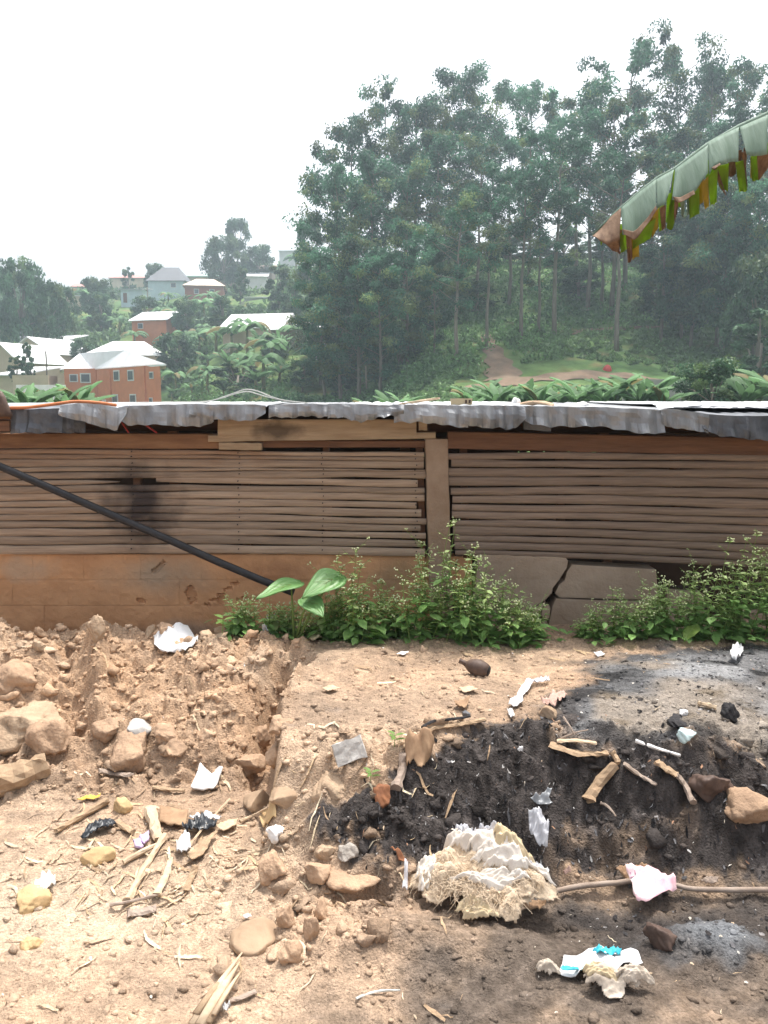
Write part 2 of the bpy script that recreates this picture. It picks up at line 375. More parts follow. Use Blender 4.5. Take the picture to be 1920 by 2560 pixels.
def rockv(base, seed, dims, rough=.25, cuts=5):
    v = base[0].copy(); r = np.random.default_rng(seed)
    for _ in range(cuts):
        n = r.normal(size=3); n /= np.linalg.norm(n); d = r.uniform(.42, .80)
        k = v @ n; v = v - np.outer(np.maximum(k - d, 0) * .9, n)
    l = np.linalg.norm(v, axis=1, keepdims=True)
    v = v * (1 + rough * .22 * n3(v / np.maximum(l, 1e-6), 13, seed + 9)[:, None] + rough * n3(v / np.maximum(l, 1e-6), 1.6, seed)[:, None] + rough * .35 * n3(v / np.maximum(l, 1e-6), 5, seed + 7)[:, None])
    return v * np.array(dims)
def rotz(v, a):
    c, s = math.cos(a), math.sin(a); v = np.asarray(v); return np.stack([v[:, 0] * c - v[:, 1] * s, v[:, 0] * s + v[:, 1] * c, v[:, 2]], 1)
ORD = ['first', 'second', 'third', 'fourth', 'fifth', 'sixth', 'seventh', 'eighth', 'ninth', 'tenth', 'eleventh', 'twelfth', 'thirteenth',
       'fourteenth', 'fifteenth', 'sixteenth', 'seventeenth', 'eighteenth', 'nineteenth', 'twentieth']

# ================================================================== YARD GROUND
BURN = wpoly([(770, 2085), (850, 2050), (960, 1985), (950, 1945), (1060, 1880), (1140, 1850), (1260, 1810), (1380, 1780), (1440, 1800), (1400, 1850), (1500, 1875), (1700, 1895), (1920, 1885), (2100, 1890),
              (2100, 2200), (1750, 2205), (1500, 2215), (1380, 2215), (1200, 2230), (1080, 2220), (960, 2170), (860, 2145)])
ASH = wpoly([(1450, 1660), (1600, 1628), (1800, 1615), (2100, 1605), (2100, 1895), (1700, 1900), (1500, 1880), (1390, 1850), (1380, 1780), (1410, 1700)])
DARK = wpoly([(900, 2210), (1100, 2300), (1300, 2225), (1600, 2210), (2100, 2200), (2100, 2620), (960, 2700), (930, 2450)])
DARK2 = wpoly([(1380, 2270), (1560, 2250), (1920, 2235), (2100, 2240), (2100, 2440), (1850, 2430), (1640, 2420), (1500, 2400), (1450, 2330)])
def yard_colour(x, y):
    n1 = fbm(x * 2.3, y * 2.3, 4, 101); n2 = fbm(x * 11, y * 11, 4, 102); n3_ = fbm(x * 45, y * 45, 2, 103)
    heap, crumb, bank = zones(x, y)
    c = np.array([.43, .295, .20])[None] * np.ones((x.size, 1))
    warm = np.array([.50, .325, .205]); pale = np.array([.51, .39, .285]); brown = np.array([.25, .18, .13])
    k = np.clip(.5 + 1.0 * n1, 0, 1)[:, None]; c = c * (1 - .5 * k) + .5 * k * pale
    k = np.clip(.5 + 1.5 * n2, 0, 1)[:, None] * .62; c = c * (1 - k) + k * brown
    k = (heap * .8 * np.clip(.6 + n2, 0, 1))[:, None]; c = c * (1 - k) + k * warm
    k = (ss(y, 2.95, 3.05) * (1 - ss(y, 3.2, 3.45)) * .4)[:, None]; c = c * (1 - k) + k * brown
    k = (.55 * np.exp(-(((x + 1.0) / .45) ** 2 + ((y - 2.35) / .22) ** 2)))[:, None]; c = c * (1 - k) + k * np.array([.56, .45, .34])  # pale straw litter, lightened further to paint in the sun's glare
    d = ss(poly_sd(x, y, DARK) + .16 * n2 + .22 * n1, -.22, .26)[:, None] * .92
    c = c * (1 - d) + d * np.array([.098, .079, .066]) * (1 + .35 * n3_[:, None])
    d = ss(poly_sd(x, y, DARK2) + .09 * n2, -.04, .09)[:, None] * .8
    c = c * (1 - d) + d * np.array([.062, .055, .052])
    sda = poly_sd(x, y, ASH); a = ss(sda + .10 * n1 + .10 * n2, -.08, .06); rimk = np.clip(1 - np.abs(sda - .03 + .10 * n1) / .10 + .9 * n2, 0, 1)[:, None] * .85
    ashc = np.array([.165, .162, .165])[None] * (1 + .6 * n1[:, None] + .55 * n2[:, None])
    ashc = ashc * (1 - .72 * ss(fbm(x * 4.5, y * 8, 4, 108), .02, .22))[:, None]; wk = ss(fbm(x * 2.6, y * 3.4, 3, 118), .02, .4)[:, None]; ashc = ashc * (1 - wk) + wk * np.array([.27, .268, .272])
    tanp = np.clip(fbm(x * 3, y * 3, 2, 109) * 1.6 - .2, 0, .45)[:, None]
    ashc = ashc * (1 - tanp) + tanp * np.array([.36, .28, .20])
    ashc = ashc * (1 - rimk) + rimk * np.array([.05, .046, .046])
    c = c * (1 - a[:, None]) + a[:, None] * np.clip(ashc, .03, .6)
    am = np.clip(1.3 * np.exp(-(((x - .98) / .16) ** 2 + ((y - 2.19) / .09) ** 2)) + .5 * n2 - .25, 0, 1)[:, None]; c = c * (1 - am) + am * np.array([.19, .195, .205])
    b = ss(poly_sd(x, y, BURN) + .085 * n2 + .03 * n3_, -.018, .03) * (1 - .8 * np.clip(2.4 * fbm(x * 5, y * 5, 4, 110) - .62, 0, 1))
    bc = np.array([.055, .047, .044])[None] * (1 + .6 * n3_[:, None] + .6 * n2[:, None])
    c = c * (1 - b[:, None]) + b[:, None] * bc
    return np.clip(c * np.array([1.04, 1.05, 1.05]) * (1 + .26 * n3_[:, None]), .012, .85)
xs = np.concatenate([np.linspace(-12, -2.75, 38)[:-1], np.arange(-2.75, 2.75, .0078), np.linspace(2.75, 12, 38)])
ys = np.concatenate([np.linspace(-10, 1.55, 46)[:-1], np.arange(1.55, 4.72, .0062), np.linspace(4.72, 5.7, 14)])
X, Y = np.meshgrid(xs, ys); X = X.ravel(); Y = Y.ravel()
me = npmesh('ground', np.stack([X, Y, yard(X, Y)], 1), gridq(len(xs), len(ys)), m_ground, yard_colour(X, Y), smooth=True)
tag(link('ground', me), 'trampled orange soil with a dug heap and a burnt fire pit', kind='structure')

# ================================================================== HILLSIDE
ypos = np.concatenate([np.linspace(5.2, 50, 40)[:-1], np.arange(50, 130, .8), np.arange(130, 270, 2.0), np.linspace(270, 1200, 30)])
us = np.concatenate([np.linspace(-1.6, -.6, 20)[:-1], np.arange(-.6, .6, .0045), np.linspace(.6, 1.6, 20)])
U, Y = np.meshgrid(us, ypos); Y = Y.ravel(); X = U.ravel() * np.maximum(Y, 5.2)
def hill_colour(x, y):
    n1 = fbm(x * .12, y * .12, 4, 201); n2 = fbm(x * .6, y * .6, 3, 202)
    g = np.array([.08, .15, .05]); g2 = np.array([.13, .20, .065]); dirt = np.array([.30, .175, .095])
    k = np.clip(.5 + n1, 0, 1)[:, None]; c = g * (1 - k) + g2 * k
    k = np.clip(n2 * 1.2 - .25 + .2 * n1, 0, .5)[:, None]; c = c * (1 - k) + dirt * k * .9
    return np.clip(c, .01, .8)
me = npmesh('hillside', np.stack([X, Y, hill(X, Y)], 1), gridq(len(us), len(ypos)), m_hill, hill_colour(X, Y), smooth=True)
tag(link('hillside', me), 'green hillside rising beyond the shed', kind='structure')

m_path = mat('dirt_path', (.23, .155, .105), (.13, .10, .065), rough=.95, scale=.8, detail=8)
def ribbon(name, pts, w, label):
    c = [GH(a, b) for a, b in pts]; MBp = MB(); v = []; fine = []
    for i in range(len(c) - 1):
        for k in range(8): fine.append((c[i].lerp(c[i + 1], k / 8), w[i] + (w[i + 1] - w[i]) * k / 8))
    fine.append((c[-1], w[-1])); nv = 5
    for i, (p, ww) in enumerate(fine):
        d = fine[min(i + 1, len(fine) - 1)][0] - fine[max(i - 1, 0)][0]; s = Vector((d.y, -d.x, 0)).normalized()
        for j in range(nv):
            q = p + s * ww * ((j / (nv - 1) - .5) + .10 * math.sin(i * .9 + j * 4)); v.append((q.x, q.y, float(hill(q.x, q.y)) + .09))
    f = [(i * nv + j, i * nv + j + 1, (i + 1) * nv + j + 1, (i + 1) * nv + j) for i in range(len(fine) - 1) for j in range(nv - 1)]
    MBp.add(v, f); return tag(MBp.obj(name, m_path), label, kind='structure')
ribbon('path', [(1212, 832), (1222, 862), (1240, 895), (1255, 925), (1262, 950)], [.9, 1.3, 1.9, 2.6, 3.2], 'red dirt path climbing the bank between the eucalyptus trunks')
ribbon('path', [(1130, 985), (1230, 965), (1340, 948), (1450, 940), (1560, 942), (1660, 955)], [.8, 1.6, 2.3, 2.6, 2.0, 1.0], 'bare red earth track along the foot of the grassy bank')
ribbon('path', [(870, 870), (845, 892), (815, 915)], [2.5, 4, 2.5], 'red earth cutting beside the small grey hut')
ribbon('path', [(880, 992), (893, 970), (905, 955)], [.8, .7, .5], 'thin foot track in the grass above the roof edge')
ribbon('path', [(1420, 838), (1500, 824), (1600, 820), (1660, 818)], [.8, 1.1, 1.0, .6], 'narrow earth ledge above the grassy bank')

# ================================================================== SHED
WY = 4.60
shed = empty('shed', (0, WY, .1), 'low slatted shed with cracked block plinth and crumpled tin roof', 'shed')
def under(o):                                   # keep world placement below the shed's Empty
    o.parent = shed; o.matrix_parent_inverse = shed.matrix_world.inverted() if False else Matrix.Translation((0, -WY, -.1)); return o
rnd = random.Random(4)

def slat(cx, tops, bots, y, name='slat', m=None, seed=0, bulge=.008, thick=.012, cut0=0, cut1=0):
    """one split pole: cx pixel columns, its top and bottom edge in pixel rows"""
    r = random.Random(seed); n = 16; v = []; f = []; kk = 6
    for i in range(n + 1):
        px = cx[0] + (cx[-1] - cx[0]) * i / n
        t = float(np.interp(px, cx, tops)); b = float(np.interp(px, cx, bots))
        wob = 2.2 * float(vnoise(px * .008 + seed * 3.7, seed * 1.3, 5)); hh = 1 + .16 * float(vnoise(px * .013, seed * 2.1, 6))
        pt = P(px, t + wob, y); pb = P(px, b + wob, y); mid = (pt + pb) / 2; h2 = (pt.z - pb.z) / 2 * 1.0 * hh
        yo = .006 * float(vnoise(px * .006, seed * 5.0, 7))
        for k in range(kk):
            a = -math.pi / 2 + math.pi * k / (kk - 1)
            sh = (cut0 if i == 0 else 0) * (k / (kk - 1) - .5) + (cut1 if i == n else 0) * (k / (kk - 1) - .5)
            v.append((mid.x + sh, y - thick - bulge * math.cos(a) + yo, mid.z + h2 * math.sin(a)))
        v.append((mid.x, y + yo, mid.z + h2)); v.append((mid.x, y + yo, mid.z - h2))
    K = kk + 2
    order = list(range(kk)) + [kk, kk + 1]
    for i in range(n):
        for k in range(K):
            a, b2 = order[k], order[(k + 1) % K]
            f.append((i * K + a, (i + 1) * K + a, (i + 1) * K + b2, i * K + b2))
    f.append(tuple(order[::-1])); f.append(tuple(n * K + q for q in order))
    mb = MB(); mb.add(v, f); o = mb.obj(name, m, None, smooth=False); under(o); return o
z2 = lambda s, o=960, k=.398: o + k * s
# left bay: rows in zoomed pixels at x=0, 330, 660, 1060
LB = [((405, 436), (410, 440), (420, 447), (428, 455)), ((438, 470), (442, 470), (449, 470), (458, 484)), ((473, 521), (474, 520), (473, 522), (487, 535)),
      ((524, 552), (524, 548), (524, 540), (538, 545)), ((556, 600), (552, 590), (543, 585), (546, 592)), ((604, 640), (598, 625), (590, 630), (600, 647)),
      ((645, 690), (630, 668), (634, 674), (655, 690)), ((694, 735), (673, 716), (677, 717), (693, 738)), ((738, 772), (719, 764), (721, 764), (743, 779)),
      ((776, 816), (768, 808), (768, 814), (786, 836)), ((820, 860), (812, 858), (818, 858), (846, 880)), ((864, 904), (862, 900), (862, 906), (885, 926)),
      ((908, 952), (904, 948), (910, 948), (936, 971)), ((958, 1009), (953, 1003), (953, 1006), (979, 1020)), ((1014, 1065), (1008, 1062), (1010, 1065), (1028, 1080))]
ENDS = [1060, 1059, 1059, 1064, 1064, 1044, 1061, 1061, 1041, 1053, 1066, 1051, 1064, 1052, 1062]
xsL = [-330, 0, 330, 660, 1060]
for i, row in enumerate(LB):
    tops = [z2(row[0][0])] + [z2(r[0]) for r in row]; bots = [z2(row[0][1])] + [z2(r[1]) for r in row]
    if i == 5:                                   # burnt through below the nail line: two stubs with a hole between
        slat([-330, 0, 200, 298], [tops[0], tops[1], tops[1] - 1, 1204], [bots[0], bots[1], bots[1] - 3, 1207], WY + .003, m=m_slat, seed=50 + i, cut1=.02)
        slat([392, 660, ENDS[i]], [1193, tops[3], tops[4]], [1205, bots[3], bots[4]], WY + .003, m=m_slat, seed=80 + i)
        continue
    xx = list(xsL); xx[-1] = ENDS[i]
    if i in (1, 8): m_ = m_slat
    slat(xx, tops, bots, WY + .002 * (i % 3), m=m_slat, seed=20 + i, cut0=0)
RB = [((525, 573), (527, 582), (545, 592)), ((580, 634), (588, 642), (598, 656)), ((640, 702), (648, 708), (660, 722)), ((712, 780), (714, 777), (730, 797)),
      ((793, 848), (784, 846), (804, 876)), ((855, 915), (853, 921), (884, 956)), ((924, 971), (929, 985), (963, 1021)), ((976, 1031), (989, 1042), (1029, 1086)),
      ((1038, 1084), (1047, 1106), (1090, 1160)), ((1086, 1152), (1111, 1177), (1165, 1231)), ((1158, 1205), (1183, 1226), (1233, 1291)), ((1209, 1266), (1231, 1292), (1297, 1360)), ((1275, 1312), (1299, 1341), (1366, 1411))]
RS = [1118, 1128, 1119, 1121, 1126, 1131, 1130, 1129, 1131, 1132, 1136, 1136, 1138]
for i, row in enumerate(RB):
    k = .3255; tops = [z2(r[0], 960, k) for r in row]; bots = [z2(r[1], 960, k) for r in row]
    tops.append(tops[-1] + 8); bots.append(bots[-1] + 8)
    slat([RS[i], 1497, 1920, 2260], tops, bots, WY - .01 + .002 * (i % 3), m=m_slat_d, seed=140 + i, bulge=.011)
# battens behind the slats that the nails go into
def timber(name, px0, py0, px1, py1, y0, y1, m, seed=0, segs=8, parent=True, skew=0, end0=0, end1=0, jit=1.):
    """sawn timber seen face-on between two pixel corners"""
    r = random.Random(seed); v = []; f = []
    for i in range(segs + 1):
        t = i / segs; px = px0 + (px1 - px0) * t
        a = P(px, py0 + skew * t + r.uniform(-.8, .8), y0); b = P(px, py1 + skew * t + r.uniform(-.8, .8) * jit, y0)
        ea = (end0 if i == 0 else 0) + (end1 if i == segs else 0); yo = r.uniform(-.002, .002)
        bev = .0035
        v += [(a.x + ea, y0 + bev + yo, a.z), (a.x + ea, y0 + yo, a.z - bev), (b.x, y0 + yo, b.z + bev), (b.x, y0 + bev + yo, b.z), (b.x, y1, b.z), (a.x + ea, y1, a.z)]
    for i in range(segs):
        for k in range(6): f.append((i * 6 + k, (i + 1) * 6 + k, (i + 1) * 6 + (k + 1) % 6, i * 6 + (k + 1) % 6))
    f.append((5, 4, 3, 2, 1, 0)); f.append(tuple(segs * 6 + k for k in range(6)))
    mb = MB(); mb.add(v, f); o = mb.obj(name, m)
    return under(o) if parent else o
def upright(name, px, w, py0, py1, y0, y1, m, seed=0):
    r = random.Random(seed); v = []; f = []; n = 10
    for i in range(n + 1):
        py = py0 + (py1 - py0) * i / n; sh = 7 * (py - 1116) / 260
        a = P(px + sh + r.uniform(-1, 1), py, y0); b = P(px + w + sh + r.uniform(-1, 1), py, y0); j = .004
        v += [(a.x, y0 + j, a.z), (a.x + j, y0, a.z), (b.x - j, y0, a.z), (b.x, y0 + j, a.z), (b.x, y1, a.z), (a.x, y1, a.z)]
    for i in range(n):
        for k in range(6): f.append((i * 6 + (k + 1) % 6, (i + 1) * 6 + (k + 1) % 6, (i + 1) * 6 + k, i * 6 + k))
    f.append(tuple(range(6))); f.append(tuple(n * 6 + k for k in range(5, -1, -1)))
    mb = MB(); mb.add(v, f); return under(mb.obj(name, m))
upright('post', 1064, 56, 1098, 1640, WY - .045, WY + .10, m_post, 3)
for px in (-120, 330, 600, 806, 1040, 1150, 1390, 1680, 1930): upright('batten', px, 18, 1118, 1395, WY + .028, WY + .07, m_beam, px)
timber('beam', -330, 1082, 556, 1119, WY - .02, WY + .07, m_beam_l, 5, skew=3)
timber('beam', 556, 1101, 1133, 1119, WY - .012, WY + .06, m_beam, 6, skew=0)
timber('beam', 1120, 1079, 2260, 1122, WY - .035, WY + .05, m_beam, 7, segs=14, skew=24)
timber('beam', -330, 1048, 2260, 1074, WY + .14, WY + .20, m_beam, 8, skew=12)
timber('board', 544, 1048, 1041, 1090, WY - .055, WY - .022, m_board, 9, end0=.002)
timber('board', 520, 1088, 1089, 1105, WY - .05, WY - .022, m_board, 10, skew=-8, segs=12)
timber('board', 547, 1106, 654, 1124, WY - .048, WY - .015, m_board, 11, skew=2)
timber('board', 1047, 1053, 1068, 1076, WY - .05, WY - .02, m_board, 12, segs=3)
timber('board', 1310, 1048, 1378, 1074, WY - .10, WY - .06, m_tin_d, 13, segs=4, skew=6)
add_stain(m_board, (P(690, 1075, WY).x, WY, P(690, 1075, WY).z), (.20, 1, .09), (.05, .035, .025), (.3, .8), 12, .75)
sc = P(345, 1250, WY)
for m_ in (m_slat,):
    add_stain(m_, (sc.x + .02, WY, sc.z - .03), (.25, 1, .31), (.035, .026, .026), (.2, 1.1), 9, .94, 1.3)
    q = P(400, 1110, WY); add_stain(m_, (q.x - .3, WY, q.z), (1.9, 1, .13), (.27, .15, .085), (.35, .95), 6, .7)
# nails, two columns on each bay
for i, (px, rows) in enumerate(((330, LB), (596, LB), (806, LB), (1040, LB))):
    for j, row in enumerate(rows):
        if j == 5 and px == 330: continue
        py = z2(np.interp(px, [0, 330, 660, 1060], [(a + b) / 2 for a, b in row])); c = P(px + rnd.uniform(-3, 3), py, WY - .026)
        mb = MB(); mb.add(*tube([(c.x, c.y + .012, c.z), (c.x, c.y - .002, c.z)], .0035, 6)); under(mb.obj('nail', m_char))
# dark rear wall of the shed with a slit of daylight under the roof
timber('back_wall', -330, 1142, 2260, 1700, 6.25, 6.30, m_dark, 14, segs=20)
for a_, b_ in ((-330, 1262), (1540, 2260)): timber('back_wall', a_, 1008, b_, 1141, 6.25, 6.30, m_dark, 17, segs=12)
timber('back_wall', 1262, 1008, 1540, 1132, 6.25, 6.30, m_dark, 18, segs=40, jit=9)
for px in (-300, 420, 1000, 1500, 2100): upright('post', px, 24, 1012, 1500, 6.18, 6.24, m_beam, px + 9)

# --- block plinth
def slab(name, pts, y0, y1, m, seed, parent, holes=(), res=.018, amp=.004):
    """flat masonry piece with outline pts (pixels), worn front face, real thickness and sunken holes"""
    W3 = [P(a, b, y0) for a, b in pts]; poly = [(p.x, p.z) for p in W3]
    bm = bmesh.new(); vs = [bm.verts.new((x, y0, z)) for x, z in poly]; fc = bm.faces.new(vs)
    x0 = min(p[0] for p in poly); x1 = max(p[0] for p in poly); q0 = min(p[1] for p in poly); q1 = max(p[1] for p in poly)
    nx = max(2, int((x1 - x0) / res)); nz = max(2, int((q1 - q0) / res))
    for i in range(1, nx):
        bmesh.ops.bisect_plane(bm, geom=bm.verts[:] + bm.edges[:] + bm.faces[:], plane_co=(x0 + (x1 - x0) * i / nx, 0, 0), plane_no=(1, 0, 0))
    for i in range(1, nz):
        bmesh.ops.bisect_plane(bm, geom=bm.verts[:] + bm.edges[:] + bm.faces[:], plane_co=(0, 0, q0 + (q1 - q0) * i / nz), plane_no=(0, 0, 1))
    edge = [e for e in bm.edges if len(e.link_faces) == 1]
    ev = set(v for e in edge for v in e.verts)
    ext = bmesh.ops.extrude_edge_only(bm, edges=edge); new = [g for g in ext['geom'] if isinstance(g, bmesh.types.BMVert)]
    for v in new: v.co.y = y1
    ns = set(new)
    fv = [v for v in bm.verts if v not in ns]; X_ = np.array([v.co.x for v in fv]); Z_ = np.array([v.co.z for v in fv])
    dd = amp * fbm(X_ * 9., Z_ * 9. + seed, 3, seed % 50) - amp * .5 * vnoise(X_ * 45, Z_ * 45, 8) + np.array([.0010 if v in ev else 0. for v in fv])
    jn = .7 * vnoise(X_ * 70, Z_ * 70, 12)
    for hx, hz, rx, rz, dep in holes: dd += dep * np.clip((1 - (((X_ - hx) / rx) ** 2 + ((Z_ - hz) / rz) ** 2 + jn)) * 2.5, 0, 1)
    for v, d in zip(fv, dd): v.co.y += float(d)
    bmesh.ops.recalc_face_normals(bm, faces=bm.faces[:])
    me = bpy.data.meshes.new(name); bm.to_mesh(me); bm.free(); me.materials.append(m)
    o = link(name, me); o.parent = parent; return o
m_block = mat('mud_stained_block', (.62, .355, .19), (.46, .25, .13), rough=.95, scale=3.4, bump=.35, bscale=90, spec=.1, rnd=.015)
q = P(395, 1440, WY); add_stain(m_block, (q.x, WY, q.z), (.42, 1, .17), (.37, .285, .205), (.2, .9), 5, .9)
q = P(470, 1590, WY); add_stain(m_block, (q.x, WY, q.z), (.33, 1, .12), (.35, .28, .22), (.2, .9), 6, .9)
q = P(990, 1440, WY); add_stain(m_block, (q.x, WY, q.z), (.22, 1, .18), (.34, .225, .13), (.3, .9), 6, .8)
q = P(300, 1600, WY); add_stain(m_block, (q.x, WY, q.z), (2.2, 1, .10), (.22, .13, .08), (.3, 1.0), 7, .75, 1.8)
q = P(60, 1420, WY); add_stain(m_block, (q.x, WY, q.z), (.25, 1, .10), (.46, .34, .24), (.3, .9), 8, .7, 1.6)
q = P(700, 1430, WY); add_stain(m_block, (q.x, WY, q.z), (.3, 1, .10), (.34, .17, .09), (.3, .9), 8, .7, 1.6)
m_block2 = mat('grey_brown_block', (.42, .335, .26), (.30, .22, .16), rough=.95, scale=3.4, bump=.35, bscale=90, spec=.1, rnd=.05)
core = timber('plinth', -330, 1390, 1180, 1680, WY + .03, WY + .13, m_block, 15, segs=3)
core.name = 'plinth'
ch = []
for a, b, rx, rz, dp in ((477, 1489, 9, 15, .05), (553, 1501, 9, 7, .04), (608, 1500, 12, 6, .05), (352, 1502, 9, 4, .04), (1180, 1420, 4, 4, .02)):
    p = P(a, b, WY); ch.append((p.x, p.z, rx * mpp(p) * 1.3, rz * mpp(p) * 1.3, dp))
for k in range(9):
    p = P(382 + k * 3.2, 1432 - k * 3.2, WY); ch.append((p.x, p.z, .0115, .0115, .018))
for k in range(14):
    p = P(515 + k * 6, 1515 - k * 4.5 + 4 * math.sin(k * 2.1), WY); ch.append((p.x, p.z, .0115, .0115, .013))
COURSES = [(1386, 1449, [-330, -190, -70, 82, 209, 350, 503, 655, 800, 950, 1062]), (1450, 1513, [-330, -260, -110, 30, 170, 300, 448, 590, 740, 880, 1062]),
           (1514, 1680, [-330, -180, -40, 110, 260, 410, 560, 700, 860, 1062])]
k = 0
for y0_, y1_, xs_ in COURSES:
    for a, b in zip(xs_[:-1], xs_[1:]):
        k += 1; e = 0
        slab('block', [(a + .12, y0_ + e + .2), (b - .12, y0_ + e + .1), (b - .12, y1_ + .6 + e), (a + .12, y1_ + .6 + e)], WY + .008 + rnd.uniform(-.0012, .0012), WY + .035, m_block, 30 + k, core, ch, res=.0095)
# broken part of the plinth right of the post
brk = timber('plinth', 1140, 1470, 2260, 1700, WY + .14, WY + .2, m_dark, 16, segs=3); brk.name = 'plinth'  # near-black backing paints shade into the gaps between the blocks
slab('block', [(1132, 1392), (1152, 1388), (1170, 1388), (1174, 1470), (1180, 1640), (1120, 1640)], WY + .03, WY + .13, m_dark, 91, brk)  # near-black filler, painted shade of the gap beside the post
slab('block', [(1186, 1390), (1196, 1387), (1300, 1388), (1414, 1394), (1420, 1402), (1417, 1420), (1404, 1440), (1398, 1450), (1382, 1470), (1380, 1482), (1366, 1498), (1340, 1515), (1316, 1537), (1300, 1560), (1190, 1640), (1182, 1540), (1192, 1440), (1196, 1412)], WY - .03, WY + .10, m_block2, 92, brk)
slab('block', [(1372, 1512), (1376, 1520), (1373, 1545), (1366, 1547), (1354, 1540), (1356, 1524)], WY - .035, WY + .08, m_block2, 93, brk)
slab('block', [(1318, 1540), (1342, 1518), (1364, 1504), (1352, 1528), (1350, 1544), (1326, 1538)], WY - .03, WY + .08, m_block2, 94, brk)
slab('block', [(1430, 1412), (1640, 1424), (1646, 1494), (1650, 1500), (1400, 1494), (1388, 1484), (1398, 1462), (1412, 1452), (1418, 1430)], WY - .015, WY + .12, m_block2, 95, brk)
slab('block', [(1390, 1497), (1500, 1502), (1640, 1503), (1650, 1680), (1376, 1680), (1372, 1560), (1380, 1520)], WY - .02, WY + .12, m_block2, 96, brk)
slab('block', [(1668, 1480), (1760, 1486), (1764, 1680), (1664, 1680)], WY + .04, WY + .14, m_block2, 97, brk)
slab('block', [(1860, 1530), (2030, 1540), (2030, 1680), (1850, 1680)], WY + .02, WY + .14, m_block2, 98, brk)
slab('block', [(1310, 1552), (1368, 1556), (1372, 1680), (1230, 1680), (1290, 1570)], WY - .045, WY + .06, m_block2, 99, brk)

# --- tin roof
ROOFB = 1.572
def tin(pts, m, seed, back=6.5, bot_jag=3.0, yoff=0., amp=.006, front=None, zlift=0., corr=None):
    """sheet lying on the roof and folded down over the eave: pts = (px, top row, bottom row)"""
    x0, x1 = pts[0][0], pts[-1][0]; n = max(10, int((x1 - x0) / 8)); r = random.Random(seed); ph = r.uniform(0, 9)
    fy = 4.43 + yoff; V = []; rows = [0, .18, .38, .6, .8, 1.0]; cw = corr or r.uniform(24, 40)
    backs = [2.2, 1.4, .7, .28, .10, .03]
    for i in range(n + 1):
        px = x0 + (x1 - x0) * i / n
        t = float(np.interp(px, [p[0] for p in pts], [p[1] for p in pts])); b = float(np.interp(px, [p[0] for p in pts], [p[2] for p in pts]))
        b += bot_jag * float(vnoise(px * .045 + seed, 2., 3)) + bot_jag * .6 * math.sin(px / cw * 6.28 + ph); t += 1.0 * float(vnoise(px * .06, seed * 1., 4))
        b += 6; c = P(px, t, fy); d = P(px, b, fy); wave = math.sin(px / cw * 6.28 + ph)
        for k in backs:
            zz = c.z + (ROOFB - c.z) * k / 2.2 + zlift * .3 + .006 * wave * min(1, k * 3) + .004 * float(vnoise(px * .03 + k * 3, seed, 9))
            V.append((c.x * (1 + .0 * k), fy + k * (back - fy) / 2.2, zz - (.008 if k < .05 else 0)))
        kink = r.uniform(-.006, .006)
        for s in rows:
            yy = kink * (.3 + s) + fy - .012 * math.sin(s * 1.6) + amp * wave * (.25 + s) + .022 * float(fbm(np.array([px * .03]), np.array([s * 2. + seed]), 2, seed)[0]) * (.3 + s)
            V.append((c.x + (d.x - c.x) * s, yy, c.z + (d.z - c.z) * s))
    R = len(backs) + len(rows); Q = [(i * R + j, (i + 1) * R + j, (i + 1) * R + j + 1, i * R + j + 1) for i in range(n) for j in range(R - 1)]
    mb = MB(); mb.add(V, Q); o = mb.obj('roof_sheet', m, smooth=False); under(o)
    sm = o.modifiers.new('thick', 'SOLIDIFY'); sm.thickness = .0022; sm.offset = 0
    return o
tin([(26, 1024, 1076), (215, 1020, 1074)], m_tin_d, 301, yoff=.02)
tin([(-330, 1020, 1065), (-20, 1022, 1070)], m_tin, 300)
tin([(150, 1017, 1030), (185, 1009, 1042), (225, 1010, 1052), (260, 1012, 1064), (292, 1020, 1071), (318, 1018, 1030)], m_tin, 302, yoff=-.03, bot_jag=2)
tin([(296, 1018, 1044), (320, 1015, 1058), (400, 1012, 1055), (460, 1013, 1060)], m_tin, 303, yoff=-.01)
tin([(440, 1011, 1052), (452, 1010, 1058), (500, 1012, 1062), (535, 1014, 1050)], m_tin, 304, yoff=-.035, bot_jag=2)
tin([(468, 1012, 1034), (480, 1010, 1038), (560, 1012, 1045), (640, 1012, 1046), (664, 1015, 1026)], m_tin, 305, yoff=-.05, bot_jag=2)
tin([(672, 1016, 1040), (690, 1012, 1038), (780, 1010, 1035), (870, 1011, 1038)], m_tin, 306, yoff=-.02, bot_jag=3)
tin([(820, 1010, 1035), (900, 1011, 1045), (960, 1013, 1040), (1010, 1012, 1030)], m_tin, 307, yoff=-.045, bot_jag=5)
tin([(985, 1012, 1050), (1060, 1011, 1050), (1130, 1013, 1056), (1170, 1015, 1062)], m_tin, 308, yoff=-.03, bot_jag=3)
tin([(1150, 1014, 1050), (1200, 1014, 1064), (1290, 1015, 1066), (1312, 1017, 1045)], m_tin, 309, yoff=-.05, bot_jag=3, amp=.016, corr=30)
tin([(1300, 1016, 1046), (1340, 1015, 1055), (1420, 1017, 1062), (1520, 1019, 1060), (1600, 1022, 1076), (1658, 1026, 1076)], m_tin, 310, yoff=-.02, bot_jag=4, amp=.015, corr=52)
tin([(1652, 1024, 1050), (1672, 1022, 1062), (1720, 1028, 1068), (1772, 1036, 1078)], m_tin, 311, yoff=-.05, bot_jag=2)
tin([(1750, 1034, 1066), (1800, 1038, 1084), (1870, 1040, 1092), (1960, 1040, 1096), (2260, 1046, 1100)], m_tin_d, 312, yoff=-.03, bot_jag=2)
# loose sheets lying further back on the roof
for a, b, s_ in ((1640, 2250, 331), (880, 1330, 332), (280, 640, 333)):
    tin([(a, 1012, 1013), (b, 1014 if b < 2000 else 1018, 1015 if b < 2000 else 1019)], m_roofw, s_, yoff=.35, zlift=.02, bot_jag=.5)

